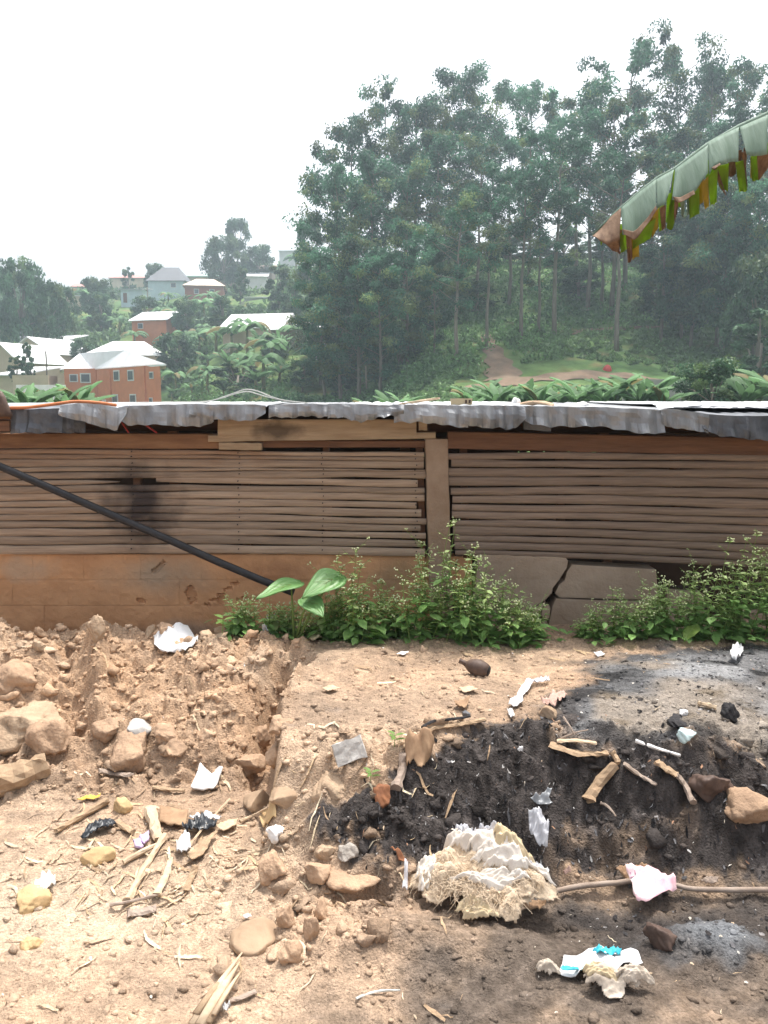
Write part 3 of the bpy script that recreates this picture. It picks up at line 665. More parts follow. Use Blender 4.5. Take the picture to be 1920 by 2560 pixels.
# ================================================================== THINGS ON AND ABOUT THE SHED
def simple_tube(name, pts, rad, m, label, cat, n=7, sub=4, wob=0, seed=0, group=None, flat=1., jag=0.):
    pts = [Vector(p) for p in pts]; r = random.Random(seed); out = []
    for i in range(len(pts) - 1):
        p0 = pts[max(i - 1, 0)]; p1 = pts[i]; p2 = pts[i + 1]; p3 = pts[min(i + 2, len(pts) - 1)]
        for k in range(sub):
            t = k / sub
            q = .5 * ((2 * p1) + (p2 - p0) * t + (2 * p0 - 5 * p1 + 4 * p2 - p3) * t * t + (3 * p1 - p0 - 3 * p2 + p3) * t ** 3)
            out.append(q + Vector((r.uniform(-wob, wob), r.uniform(-wob, wob), r.uniform(-wob, wob))))
    out.append(pts[-1])
    if isinstance(rad, (list, tuple)): rr = [float(np.interp(i / (len(out) - 1), np.linspace(0, 1, len(rad)), rad)) for i in range(len(out))]
    else: rr = [rad] * len(out)
    if jag: rr = [q * r.uniform(1 - jag, 1 + jag) for q in rr]
    v_, f_ = tube(out, rr, n, flat)
    if jag:
        v_ = [p_ + Vector((r.uniform(-1, 1), r.uniform(-1, 1), r.uniform(-1, 1))) * max(rr) * jag for p_ in v_]
    mb = MB(); mb.add(v_, f_); o = mb.obj(name, m, smooth=not jag)
    return tag(o, label, cat, group)
simple_tube('pipe', [P(-300, 1035, 4.40), P(0, 1166, 4.38), P(350, 1318, 4.36), P(600, 1428, 4.34), P(735, 1482, 4.33)], .0215, m_pipe, 'long black pipe leaning down across the left slats', 'pipe', n=12, wob=.001)
simple_tube('hose', [P(-40, 1024, 4.42), P(20, 1020, 4.42), P(72, 1018, 4.45), P(130, 1011, 4.47), P(188, 1004, 4.5), P(246, 1007, 4.45), P(290, 1013, 4.42)], .009, m_orange, 'orange hose lying along the left roof edge', 'hose', n=8)
simple_tube('cable', [P(420, 1009, 4.9), P(507, 1007, 4.9), P(577, 986, 4.9), P(612, 974, 4.9), P(644, 978, 4.9), P(700, 999, 4.9), P(772, 1008, 4.9)], .0042, m_cable, 'upper strand of pale cable arching above the roof', 'cable', n=6)
simple_tube('cable', [P(300, 1009, 5.0), P(420, 1005, 5.0), P(520, 1003, 5.0), P(590, 984, 5.0), P(622, 979, 5.0), P(660, 990, 5.0), P(730, 1006, 5.0), P(800, 1009, 5.0)], .0036, m_cable, 'lower strand of pale cable arching above the roof', 'cable', n=6)
simple_tube('cord', [P(345, 1045, 4.52), P(362, 1060, 4.5), P(392, 1082, 4.48)], .005, m_red, 'longer of two red cords hanging under the left eave', 'cord', n=6)
simple_tube('cord', [P(300, 1050, 4.52), P(310, 1064, 4.5), P(322, 1082, 4.5)], .0045, m_red, 'shorter of two red cords hanging under the left eave', 'cord', n=6)
def plank(name, a, b, w, t, m, label, cat, up=Vector((0, 0, 1)), seed=0, taper=1., group=None):
    r = random.Random(seed); a = Vector(a); b = Vector(b); d = (b - a); s = d.cross(up).normalized(); n_ = s.cross(d).normalized(); v = []; f = []; N = 7
    for i in range(N + 1):
        k = i / N; ww = w * (1 + (taper - 1) * k) * r.uniform(.92, 1.06) / 2; c = a + d * k + n_ * r.uniform(-.05, .05) * t
        if i in (0, N): c = c + d.normalized() * r.uniform(-.1, .1) * w
        v += [c - s * ww, c - s * ww * .9 + n_ * t * r.uniform(.8, 1.1), c + s * ww * .9 + n_ * t * r.uniform(.8, 1.1), c + s * ww]
    for i in range(N):
        for k in range(4): f.append((i * 4 + k, (i + 1) * 4 + k, (i + 1) * 4 + (k + 1) % 4, i * 4 + (k + 1) % 4))
    f.append((3, 2, 1, 0)); f.append(tuple(N * 4 + k for k in range(4)))
    mb = MB(); mb.add(v, f); return tag(mb.obj(name, m), label, cat, group)
plank('stick', P(990, 1015, 4.7), P(1096, 998, 5.1), .022, .012, m_board, 'pale stick lying on the roof beside the cream box', 'stick')
# cream carton with two holes
cb = empty('carton', P(1155, 1013, 4.75), 'small cream box with two holes lying on the roof', 'box')
c0 = P(1128, 1013, 4.75); c1 = P(1181, 996, 4.75)
mb = MB(); mb.add(*boxv(c0.x, c1.x, 4.75, 4.80, c0.z - .015, c1.z)); o = mb.obj('body', m_cream); o.parent = cb; o.matrix_parent_inverse = Matrix.Translation(-cb.location)
for px in (1165, 1174):
    a = P(px, 1004, 4.748); mb = MB(); mb.add(*boxv(a.x - .006, a.x + .006, 4.742, 4.7495, a.z - .010, a.z + .010)); o = mb.obj('dark_hole_tab', m_brown, cb); o.matrix_parent_inverse = Matrix.Translation(-cb.location)  # solid brown tabs paint the dark of the open holes
def heap(name, px, py, Y, w, h, m, label, cat, seed, depth=None, base=ICO3, rough=.2, cuts=4):
    p = P(px, py, Y); v = rockv(base, seed, (w / 2, (depth or w) / 2, h), rough, cuts); v[:, 2] = np.maximum(v[:, 2], -h * .25)
    mb = MB(); mb.add(v, base[1]); return tag(mb.obj(name, m, smooth=True, loc=p), label, cat)
heap('sand_heap', 1345, 1019, 4.85, .26, .045, m_clod_pale, 'little heap of sand on the roof edge', 'heap', 5)
heap('plastic_bag', 1286, 1018, 4.9, .075, .065, m_white, 'small white bag sitting on the roof left of the sand', 'bag', 6, rough=.5)
heap('plastic_bag', 1455, 1020, 4.9, .12, .035, m_white, 'flat white bag on the roof right of the sand', 'bag', 7, rough=.5)
heap('stone_block', 6, 1030, 4.42, .10, .10, m_brown, 'dark crumbly block on the roof at the left corner', 'block', 8, rough=.3)
for i, (a, b, lab) in enumerate(((1030, 1048, 'upper dark timber end stacked under the left roof corner'), (1052, 1078, 'lower dark timber end stacked under the left roof corner'))):
    q0, q1 = P(-200, a, 4.45), P(28, b, 4.45); mb = MB(); v, f = boxv(q0.x, q1.x, 4.43, 4.57, q1.z, q0.z); mb.add(v, f); tag(mb.obj('timber', m_beam), lab, 'timber')
plank('plank', P(-120, 1600, 4.40), P(58, 1592, 4.42), .05, .03, m_board, 'grey board end lying at the foot of the left plinth', 'plank', up=Vector((0, -1, .3)))

# ================================================================== TREES
def cards(cen, rad, n, ln, wd, rg, col, droop=.3, shell=.55, colvar=.25, flatten=.8, fuzz=False):
    """n leaf-sized faces spread through each foliage clump"""
    cen = np.asarray(cen, float); rad = np.asarray(rad, float); K = len(cen)
    idx = np.repeat(np.arange(K), n); M = len(idx)
    d = rg.normal(size=(M, 3)); d /= np.linalg.norm(d, axis=1, keepdims=True)
    rr = rad[idx] * (shell + (1 - shell) * rg.random(M)) * rg.uniform(.75, 1.12, M)
    if fuzz: rr = rad[idx] * np.sqrt(rg.random(M)) * 1.18
    p = cen[idx] + d * rr[:, None] * np.array([1, 1, flatten])
    a = rg.normal(size=(M, 3)) * .8 + d * .6; a[:, 2] -= droop * 1.5; a /= np.linalg.norm(a, axis=1, keepdims=True)
    nn = rg.normal(size=(M, 3)) + d * .9 + np.array([0, 0, .5]); b = np.cross(a, nn); b /= np.linalg.norm(b, axis=1, keepdims=True) + 1e-9
    s = rg.uniform(.65, 1.35, M)[:, None]
    A = p - a * ln * s * .5; T = p + a * ln * s * .5; Lf = p + b * wd * s * .5; Rt = p - b * wd * s * .5
    V = np.stack([A, Rt, T, Lf], 1).reshape(-1, 3); Q = np.arange(4 * M).reshape(-1, 4)
    cc = np.asarray(col, float)
    if cc.ndim == 1: cc = np.repeat(cc[None], K, 0)
    C = cc[idx] * (1 + colvar * rg.normal(size=(M, 1)) * .7); C = np.repeat(np.clip(C, .008, .6), 4, 0)
    return V, Q, C
def clump_cols(K, base, alt, rg, pa=.15, var=.25):
    c = np.array(base)[None] * (1 + var * rg.uniform(-1, 1, (K, 1))); m = rg.random(K) < pa
    c[m] = np.array(alt)[None] * (1 + var * rg.uniform(-1, 1, (m.sum(), 1))); return c
def make_euc(seed, cs, H=28., Rm=4.2, nl=24, lean=.04, cm=1.42):
    rg = np.random.default_rng(seed); r = random.Random(seed); mb = MB()
    path = [Vector((0, 0, -.6))]; x = y = 0.
    for i in range(1, 11):
        x += r.uniform(-lean, lean) * H * .1 * 1.6; y += r.uniform(-lean, lean) * H * .1 * 1.6; path.append(Vector((x, y, H * .97 * i / 10)))
    rad = [.30 * (1 - .9 * (i / 10) ** .9) + .02 for i in range(11)]; mb.add(*tube(path, rad, 7))
    def at(h):
        f = h * 10; i = min(int(f), 9); return path[i].lerp(path[i + 1], f - i)
    cen = []; cr = []
    for k in range(nl):
        h = cs + (.96 - cs) * ((k + r.random()) / nl); t = (h - cs) / (1 - cs)
        R = Rm * (.45 + .75 * math.sin(math.pi * min(1, t ** .75 * .93 + .07))) * r.uniform(.55, 1.2)
        a = k * 2.4 + r.uniform(-.6, .6); b = at(h); end = b + Vector((math.cos(a) * R, math.sin(a) * R, R * r.uniform(.35, 1.0)))
        mid = b.lerp(end, .55) + Vector((0, 0, -.08 * R)); mb.add(*tube([b, mid, end], [.075, .05, .02], 4))
        for q, w in ((end, 1.), (mid.lerp(end, .45), .8), (end + Vector((r.uniform(-1, 1), r.uniform(-1, 1), r.uniform(-.9, .7))) * 1.3, .75)):
            if r.random() < .88: cen.append(q); cr.append(r.uniform(.75, 1.45) * w)
    for k in range(4):
        cen.append(path[-1] + Vector((r.uniform(-1, 1), r.uniform(-1, 1), r.uniform(-1.2, .5)))); cr.append(r.uniform(.7, 1.2))
    cols = clump_cols(len(cen), (.058, .158, .088), (.15, .21, .08), rg, .22, .42)
    V, Q, C = cards(cen, np.array(cr) * cm, int(112 * cm * cm), .50, .19, rg, cols, droop=.55, fuzz=True)
    return mb.mesh('trunk', m_bark, True), npmesh('crown', V, Q, m_euc, C)
EUC = [make_euc(11, .20, nl=28, cm=1.25), make_euc(12, .32, Rm=4.2, nl=22, cm=1.02), make_euc(13, .46, Rm=5.0, nl=18, cm=1.08), make_euc(14, .12, Rm=4.8, nl=34, cm=1.25), make_euc(15, .25, Rm=4.4, nl=22, lean=.07, cm=1.02), make_euc(16, .50, Rm=5.8, nl=15, lean=.07, cm=1.08)]
def plant_tree(name, meshes, loc, h, wide, rz, label, cat, group, H=28.):
    o = empty(name, loc, label, cat, group); o.rotation_euler = (0, 0, rz); o.scale = (h / H * wide, h / H * wide, h / H)
    for nm, me in zip(('trunk', 'crown'), meshes): c = link(nm, me, o)
    return o
def topz(px, py, Y): return P(px, py, Y).z
rt = random.Random(77)
BACK = [(838, 97, 440, 4), (880, 101, 288, 1), (955, 106, 262, 5), (1035, 102, 258, 0), (1140, 103, 180, 0), (1232, 109, 225, 5), (1318, 106, 210, 2), (1432, 104, 222, 1), (1555, 100, 135, 5),
        (1655, 106, 118, 5), (1752, 99, 158, 2), (1812, 105, 172, 1), (1905, 98, 225, 4), (1985, 96, 180, 5)]
MID = [(868, 89, 450, 4), (930, 91, 400, 0), (1010, 89, 420, 1), (1090, 93, 330, 3), (1190, 91, 350, 1), (1270, 93, 340, 2), (1385, 79, 330, 2), (1465, 92, 270, 2), (1525, 90, 250, 1), (1620, 91, 330, 1),
       (1700, 88, 330, 3), (1790, 89, 300, 0), (1885, 87, 350, 3)]
FRONT = [(815, 82, 640, 4), (850, 80, 650, 3), (900, 77, 600, 3), (950, 75, 640, 0), (1020, 77, 560, 3), (1085, 75, 640, 0), (1140, 72, 500, 1), (1215, 75, 470, 2), (1303, 76, 430, 2), (1345, 80, 470, 1), (1500, 93, 430, 2),
         (1540, 75, 400, 5), (1650, 79, 500, 0), (1725, 77, 520, 3), (1805, 75, 470, 3), (1880, 73, 450, 0), (1950, 71, 500, 3)]
for rowname, lst, group in (('skyline row', BACK, 'eucalyptus on the skyline'), ('middle row', MID, 'eucalyptus of the middle row'), ('front row', FRONT, 'eucalyptus of the front row')):
    for i, (px, Yd, tp, var) in enumerate(lst):
        b = onhill(px, Yd); h = topz(px, tp, Yd) - b.z
        lab = ('tall eucalyptus, ' if lst is BACK else 'eucalyptus, ') + ORD[i] + ' from the left in the ' + rowname + ' of the grove'
        plant_tree('eucalyptus_tree', EUC[var], b, h, rt.uniform(.92, 1.15) * (28 / max(h, 20)) ** .45, rt.uniform(0, 6.28), lab, 'tree', group)

def make_broad(seed, H=12., R=5., n=26, base=(.066, .140, .070), alt=(.13, .20, .08), ln=.62, per=170, stem=.25):
    rg = np.random.default_rng(seed); r = random.Random(seed); mb = MB()
    mb.add(*tube([(0, 0, -.5), (.1, 0, H * stem), (0, .2, H * .6)], [.32, .26, .1], 7)); cen = []; cr = []
    for k in range(n):
        a = r.uniform(0, 6.28); t = r.uniform(stem, 1.0); rr = R * math.sqrt(max(0, 1 - ((t - .55) / .52) ** 2)) * r.uniform(.45, .95)
        p = Vector((math.cos(a) * rr, math.sin(a) * rr, H * t * .93)); cen.append(p); cr.append(r.uniform(.16, .30) * R)
        if k % 3 == 0: mb.add(*tube([(0, .1, H * min(stem + .1, t)), p * .6 + Vector((0, 0, H * t * .3)), p], [.11, .07, .03], 4))
    V, Q, C = cards(cen, cr, per, ln, ln * .45, rg, clump_cols(n, base, alt, rg, .2, .3), droop=.15, fuzz=True)
    return mb.mesh('trunk', m_bark, True), npmesh('crown', V, Q, m_broad, C)
BRO = [make_broad(31, n=44), make_broad(32, R=4.2, n=38), make_broad(33, R=5.6, n=50), make_broad(34, R=2.8, n=30, stem=.08, base=(.055, .118, .058))]
def broad(px, Yd, tp, wpx, var, label, name='broadleaf_tree', cat='tree', group=None, base_py=None):
    b = onhill(px, Yd) if base_py is None else P(px, base_py, Yd); h = topz(px, tp, Yd) - b.z; w = wpx * Yd / F
    o = empty(name, b, label, cat, group); R0 = (5., 4.2, 5.6, 2.8)[var]; o.rotation_euler = (0, 0, rt.uniform(0, 6.28)); o.scale = (w / 2 / R0, w / 2 / R0, h / 12.)
    for nm, me in zip(('trunk', 'crown'), BRO[var]): link(nm, me, o)
    return o
broad(60, 135, 640, 115, 0, 'tallest dark tree at the far left of the village')
broad(120, 138, 690, 110, 2, 'rounded dark tree right of the tallest left-hand tree')
broad(5, 150, 670, 80, 1, 'dark tree cut by the left edge of the picture')
broad(165, 150, 715, 70, 1, 'smaller tree at the right end of the left-hand clump')
broad(248, 175, 690, 90, 2, 'round tree standing below the pink roofs')
broad(258, 160, 730, 70, 1, 'dense dark tree above the beige house roof')
broad(330, 215, 665, 34, 3, 'lone small round tree on the skyline ridge')
broad(395, 225, 655, 55, 2, 'dark tree rising behind the dark shingled roof')
broad(565, 205, 585, 95, 2, 'wide dark tree on the crest above the red-walled house')
broad(600, 212, 545, 70, 1, 'taller feathery tree on the crest')
broad(650, 215, 610, 85, 0, 'low dark tree right of the crest tree')
broad(605, 172, 660, 40, 3, 'narrow conical tree between the white roofs')
broad(700, 150, 655, 70, 3, 'dark upright tree left of the grove')
broad(775, 160, 545, 70, 1, 'hazy tree standing at the left edge of the grove')
broad(735, 140, 700, 60, 1, 'tree with pale trunk beside the dark upright tree')
broad(205, 128, 845, 75, 0, 'bushy tree between the yellow house and the beige roof')
broad(68, 100, 850, 34, 3, 'slim street tree in front of the left white roof', base_py=965)
broad(44, 95, 885, 36, 3, 'shorter street tree left of the slim one', base_py=965)
broad(80, 97, 905, 30, 1, 'small street tree right of the slim one', base_py=965)
broad(800, 92, 830, 95, 1, 'leafy tree below the small grey hut')
broad(900, 84, 800, 110, 2, 'broad bush-like tree at the foot of the grove', base_py=990)
broad(1000, 78, 800, 110, 0, 'leafy young tree below the front eucalyptus', base_py=985)
broad(850, 82, 880, 80, 3, 'pale green tree above the middle of the roof')
broad(755, 90, 900, 70, 1, 'tree with light leaves right of the banana slope')
broad(1700, 80, 640, 170, 2, 'dark tree mass left of the right picture edge')
broad(1790, 76, 590, 190, 0, 'tall dark understorey tree behind the near bush')
broad(1890, 68, 620, 180, 2, 'dark understorey tree at the right picture edge')
broad(1640, 88, 690, 120, 1, 'understorey tree above the grassy bank')
broad(1440, 96, 660, 130, 0, 'green understorey tree between two bare trunks')
broad(1180, 92, 700, 130, 2, 'understorey tree behind the red path')
broad(1070, 86, 700, 120, 1, 'understorey tree left of the red path')
for i_, (px_, yd_, tp_) in enumerate(((1120, 116, 600), (1260, 118, 590), (1400, 116, 585), (1520, 118, 590), (1610, 116, 575), (1720, 114, 570), (1830, 112, 560))):
    broad(px_, yd_, tp_, 150, i_ % 3, f'{ORD[i_]} from the left of the shaded trees at the back of the grove', group='shaded trees at the back')
broad(1900, 58, 760, 150, 3, 'dark shrub at the right picture edge above the roof')
broad(1785, 33, 895, 185, 2, 'near round bush beyond the right end of the roof', 'bush', 'bush')
broad(590, 92, 905, 120, 3, 'dark bush among the banana plants', 'bush', 'bush')
broad(470, 150, 745, 80, 2, 'bush below the red-walled house', 'bush', 'bush')
broad(560, 140, 740, 70, 1, 'bush above the long white roof', 'bush', 'bush')
broad(440, 118, 830, 110, 0, 'bush right of the beige roof', 'bush', 'bush')
broad(690, 108, 850, 90, 2, 'bush below the long white roof', 'bush', 'bush')
broad(370, 165, 740, 70, 0, 'bush right of the small orange house', 'bush', 'bush')

# far banana plants
def make_banana(seed, n=10, L=2.3, H=2.0, e0=.35, e1=1.25, dr=.26, wk=1.):
    r = random.Random(seed); mb = MB(); V = []; Q = []; C = []
    mb.add(*tube([(0, 0, -.4), (.03, 0, H * .5), (0, .02, H)], [.16, .13, .08], 7))
    for k in range(n):
        a = k * 2.4 + r.uniform(-.5, .5); el = r.uniform(e0, e1); ll = L * r.uniform(.75, 1.1); w = r.uniform(.26, .34) * wk; d = Vector((math.cos(a), math.sin(a), 0)); s = Vector((-d.y, d.x, 0))
        p = Vector((0, 0, H * .93)); o = len(V); N = 8; g = r.uniform(.7, 1.5); col = [.115 * g, .215 * g, .095 * g] if r.random() > .07 else [.22, .19, .08]
        tw = r.uniform(-.4, .4); e = el
        for i in range(N + 1):
            t = i / N; ww = w * math.sin(math.pi * min(.97, .10 + .86 * t)) ** .6 * (0.15 if t < .12 else 1); fold = .35 + .5 * t
            jag = 1 - .18 * (i % 2)
            side = (s * math.cos(tw) + Vector((0, 0, 1)) * math.sin(tw)); dn = Vector((0, 0, -1)) * fold * ww
            V += [p + side * ww * jag + dn, p, p - side * ww * jag + dn]; C += [col] * 3
            p = p + (d * math.cos(e) + Vector((0, 0, 1)) * math.sin(e)) * ll / N; e -= el * dr + .05
        for i in range(N):
            Q += [(o + i * 3, o + i * 3 + 1, o + i * 3 + 4, o + i * 3 + 3), (o + i * 3 + 1, o + i * 3 + 2, o + i * 3 + 5, o + i * 3 + 4)]
    return mb.mesh('pseudostem', m_stemban, True), npmesh('leaf_crown', np.array([v[:] for v in V]), np.array(Q), m_farban, np.array(C))
BAN = [make_banana(i) for i in range(51, 56)] + [make_banana(i, 11, 1.5, .9, .75, 1.45, .09, .58) for i in (57, 58, 59)]
def banana(p, s, label, group, var=None):
    o = empty('banana_plant', p, label, 'banana plant', group); o.rotation_euler = (0, 0, rt.uniform(0, 6.28)); o.scale = (s, s, s)
    for nm, me in zip(('pseudostem', 'leaf_crown'), BAN[rt.randrange(5) if var is None else var]): link(nm, me, o)
def ban_row(lst, where, group, Y0=None, height=1.85):
    for i, (px, a, b) in enumerate(sorted(lst)):
        if Y0: p = onhill(px, a); top = topz(px, b, a); s = max(.45, (top - p.z) / height); lab = f'banana plant, {ORD[i]} from the left {where}'
        else: p = GH(px, a); s = b * .86; lab = f'banana plant, {ORD[i]} from the left {where}'
        banana(p, s, lab, group, 5 + i % 3 if Y0 or i % 2 else None)
ban_row([(15, 30, 962), (60, 28, 958), (110, 32, 955), (150, 29, 962), (195, 31, 955), (-30, 30, 950)], 'above the left end of the roof', 'banana plants above the left roof end', True)
ban_row([(930, 34, 985), (975, 33, 975), (1010, 36, 980)], 'above the middle of the roof', 'banana plants above the middle of the roof', True)
ban_row([(1180, 34, 955), (1215, 36, 945), (1245, 33, 950), (1275, 36, 938), (1320, 35, 948), (1350, 33, 955), (1375, 36, 950), (1405, 34, 958), (1445, 33, 945), (1475, 36, 940), (1505, 33, 948), (1540, 34, 935), (1575, 36, 930), (1605, 33, 938), (1635, 35, 932), (1665, 33, 948), (1870, 32, 935), (1905, 34, 922), (1950, 32, 905)],
        'in the row above the right half of the roof', 'banana plants behind the right half of the roof', True)
ban_row([(400, 975, 1.5), (440, 985, 1.5), (480, 995, 1.4), (520, 985, 1.6), (560, 1000, 1.4), (640, 985, 1.9), (660, 975, 1.9), (700, 960, 1.7), (430, 1003, 1.3), (620, 950, 1.6)], 'on the lower banana slope', 'banana plants on the lower slope')
ban_row([(455, 900, 1.8), (500, 890, 1.8), (540, 880, 1.9), (580, 885, 2.0), (620, 890, 2.2), (660, 895, 2.2), (700, 890, 2.1), (740, 880, 1.9), (520, 925, 1.8), (470, 935, 1.7), (570, 935, 1.9), (610, 930, 1.8), (680, 925, 1.9)], 'below the long white roof', 'banana plants below the long white roof')
ban_row([(440, 830, 2.0), (475, 815, 2.1), (510, 805, 2.2), (430, 790, 2.0), (460, 770, 2.0), (530, 760, 2.0), (500, 740, 2.1), (400, 820, 2.0), (340, 835, 1.8), (300, 840, 1.8)], 'on the slope left of the long white roof', 'banana plants left of the long white roof')
ban_row([(225, 800, 2.0), (205, 765, 2.0), (180, 820, 2.0), (250, 830, 1.8), (390, 725, 2.2), (420, 735, 2.2), (700, 690, 2.4), (740, 680, 2.4), (770, 700, 2.4), (130, 810, 2.), (800, 720, 2.3)], 'on the upper village slope', 'banana plants on the upper slope')
rb = random.Random(8)
ban_row([(rb.uniform(420, 800), rb.uniform(845, 990), rb.uniform(1.1, 1.7)) for _ in range(20)], 'among the thick planting right of the orange house', 'banana plants right of the orange house')
ban_row([(rb.uniform(330, 560), rb.uniform(745, 880), rb.uniform(1.2, 1.8)) for _ in range(18)], 'in the thick planting below the red-walled house', 'banana plants below the red-walled house')
ban_row([(155, 905, 1.6), (170, 920, 1.6)], 'between the orange house and the left white roof', 'banana plants left of the orange house')

# oil palm by the hut
def make_palm():
    r = random.Random(5); mb = MB(); mb.add(*tube([(0, 0, -.5), (.1, 0, 1.6), (0, .1, 3.2)], [.3, .27, .25], 8)); V = []; Q = []
    for k in range(22):
        a = k * 2.4; el = r.uniform(.1, 1.35); d = Vector((math.cos(a), math.sin(a), 0)); s = Vector((-d.y, d.x, 0)); p = Vector((0, 0, 3.2)); e = el
        for i in range(14):
            q = p + (d * math.cos(e) + Vector((0, 0, 1)) * math.sin(e)) * .30
            for sg in (1, -1):
                tip = p + s * sg * .75 * math.sin(math.pi * (.12 + .8 * i / 14)) + (q - p) * .9 + Vector((0, 0, -.30)); o = len(V)
                V += [p, q, tip, tip - (q - p) * .25]; Q.append((o, o + 1, o + 2, o + 3))
            p = q; e -= .09 + el * .05
    return mb.mesh('trunk', m_bark, True), npmesh('frond_crown', np.array([v[:] for v in V]), np.array(Q), m_farban, np.full((len(V), 3), .06) * np.array([1, 1.6, .7]))
pm = make_palm(); o = empty('oil_palm', onhill(800, 98), 'oil palm with arching fronds in front of the grey hut', 'palm'); o.scale = (1.15,) * 3
for nm, me in zip(('trunk', 'frond_crown'), pm): link(nm, me, o)

# ================================================================== HOUSES
def wallmat(n, c): return mat('wall_' + n, c, tuple(k * .8 for k in c), rough=.9, scale=.8, detail=6)
def roofmat(n, c, metal=0.): return mat('roof_' + n, c, tuple(k * .78 for k in c), rough=.5, scale=.5, detail=6, metal=metal)
FRONTS = [(-30.5, 86, 15)]
def house(name, px, Yd, py_eave, wpx, depth, rise, roof, wallm, roofm, label, rot=0., hgt=3.0, over=.5, wins=(), door=None, ridge=.0, slope_side=None):
    """px: middle of the front; py_eave: pixel row of the eave; wpx: width in pixels; hip or gable roof, ridge along the front"""
    c = P(px, py_eave, Yd); w = wpx * Yd / F; o = empty(name, (c.x, Yd, c.z - hgt), label, 'house'); o.rotation_euler = (0, 0, rot)
    FRONTS.append((c.x, Yd, w)); x0, x1, y0, y1 = -w / 2, w / 2, 0, depth; mb = MB(); v, f = boxv(x0, x1, y0, y1, -4.5, hgt); mb.add(v, f)
    if roof == 'gable': mb.add([(x0, y0, hgt), (x0, y1, hgt), (x0, depth / 2, hgt + rise * .93)], [(0, 2, 1)]); mb.add([(x1, y0, hgt), (x1, y1, hgt), (x1, depth / 2, hgt + rise * .93)], [(0, 1, 2)])
    if roof == 'gable_front': mb.add([(x0, y0, hgt), (x1, y0, hgt), (0, y0, hgt + rise * .93)], [(0, 1, 2)]); mb.add([(x0, y1, hgt), (x1, y1, hgt), (0, y1, hgt + rise * .93)], [(0, 2, 1)])
    mb.obj('wall', wallm, o)
    X0, X1, Y0, Y1 = x0 - over, x1 + over, y0 - over, y1 + over; h0 = hgt - .1; hr = hgt + rise
    in_ = {'hip': min(w * .32, depth * .5), 'gable': 0}.get(roof, 0)
    if roof in ('hip', 'gable'):
        v = [(X0, Y0, h0), (X1, Y0, h0), (X1, Y1, h0), (X0, Y1, h0), (X0 + in_, depth / 2, hr), (X1 - in_, depth / 2, hr)]; f = [(0, 1, 5, 4), (1, 2, 5), (2, 3, 4, 5), (3, 0, 4)]
    elif roof == 'gable_front':
        v = [(X0, Y0, h0), (X1, Y0, h0), (X1, Y1, h0), (X0, Y1, h0), (0, Y0, hr), (0, Y1, hr)]; f = [(0, 4, 5, 3), (1, 2, 5, 4)]
    else:
        v = [(X0, Y0, h0), (X1, Y0, h0), (X1, Y1, hr), (X0, Y1, hr)]; f = [(0, 1, 2, 3)]
    if roof == 'gable': f = [(0, 1, 5, 4), (2, 3, 4, 5)]
    mb = MB(); mb.add(v, f); ro = mb.obj('roof', roofm, o); s_ = ro.modifiers.new('thick', 'SOLIDIFY'); s_.thickness = .14
    for (wx, wz, ww, wh) in wins:
        mb = MB(); mb.add(*boxv(x0 + wx * w - ww / 2 - .1, x0 + wx * w + ww / 2 + .1, -.06, .05, wz - wh / 2 - .1, wz + wh / 2 + .1)); wo_ = mb.obj('window', m_wframe, o)
        mb = MB(); mb.add(*boxv(x0 + wx * w - ww / 2, x0 + wx * w + ww / 2, -.075, .02, wz - wh / 2, wz + wh / 2)); mb.obj('pane', m_glass, wo_)
    if door is not None:
        mb = MB(); mb.add(*boxv(x0 + door * w - .45, x0 + door * w + .45, -.05, .05, -.2, 2.0)); mb.obj('door', m_beam, o)
    return o
W_or = wallmat('orange', (.62, .22, .10)); W_be = wallmat('beige', (.55, .45, .33)); W_ye = wallmat('yellow', (.62, .50, .24)); W_br = wallmat('brick', (.36, .15, .11))
W_bl = wallmat('paleblue', (.50, .62, .66)); W_wh = wallmat('white', (.68, .68, .68)); W_gr = wallmat('grey', (.30, .29, .28)); W_bn = wallmat('brown', (.30, .23, .19))
R_w = roofmat('whitetin', (.82, .83, .84)); R_d = roofmat('shingle', (.10, .105, .12)); R_r = roofmat('pink', (.50, .22, .18)); R_g = roofmat('green', (.25, .45, .36)); R_o = roofmat('rusted', (.66, .50, .40)); R_br = roofmat('brownred', (.33, .17, .13)); R_gy = roofmat('greytin', (.42, .43, .45))

# two-storey orange house built on its own plan
A_, B_, C_ = P(160, 928, 99), P(238, 929, 99), P(400, 908, 86)
oh = empty('house', (B_.x, B_.y, 0), 'two-storey orange house with white hip roof and square windows', 'house')
def rel(p, z): return (p.x - B_.x, p.y - B_.y, z)
dv = Vector((C_.x - B_.x, C_.y - B_.y, 0)); nv_ = Vector((-dv.y, dv.x, 0)).normalized()
D_ = C_ + Vector((C_.x, C_.y, 0)).normalized() * 10; E_ = A_ + Vector((A_.x, A_.y, 0)).normalized() * 9
ez = 5.35; bz = -3.
ring = [A_, B_, C_, D_, E_]
mb = MB(); mb.add([rel(p, bz) for p in ring] + [rel(p, ez) for p in ring], [(i, (i + 1) % 5, 5 + (i + 1) % 5, 5 + i) for i in range(5)] + [(9, 8, 7, 6, 5), (0, 1, 2, 3, 4)]); mb.obj('wall', W_or, oh)
cx = sum((p.x for p in ring)) / 5; cy = sum((p.y for p in ring)) / 5
er = [Vector((p.x + (p.x - cx) * .10, p.y + (p.y - cy) * .10, 0)) for p in ring]
r1 = Vector((A_.x * .45 + B_.x * .2 + E_.x * .35 + 1.2, (A_.y + E_.y) / 2 - 1, 0)); r2 = (C_ + D_) / 2 * .6 + r1 * .4; r1z = 7.35
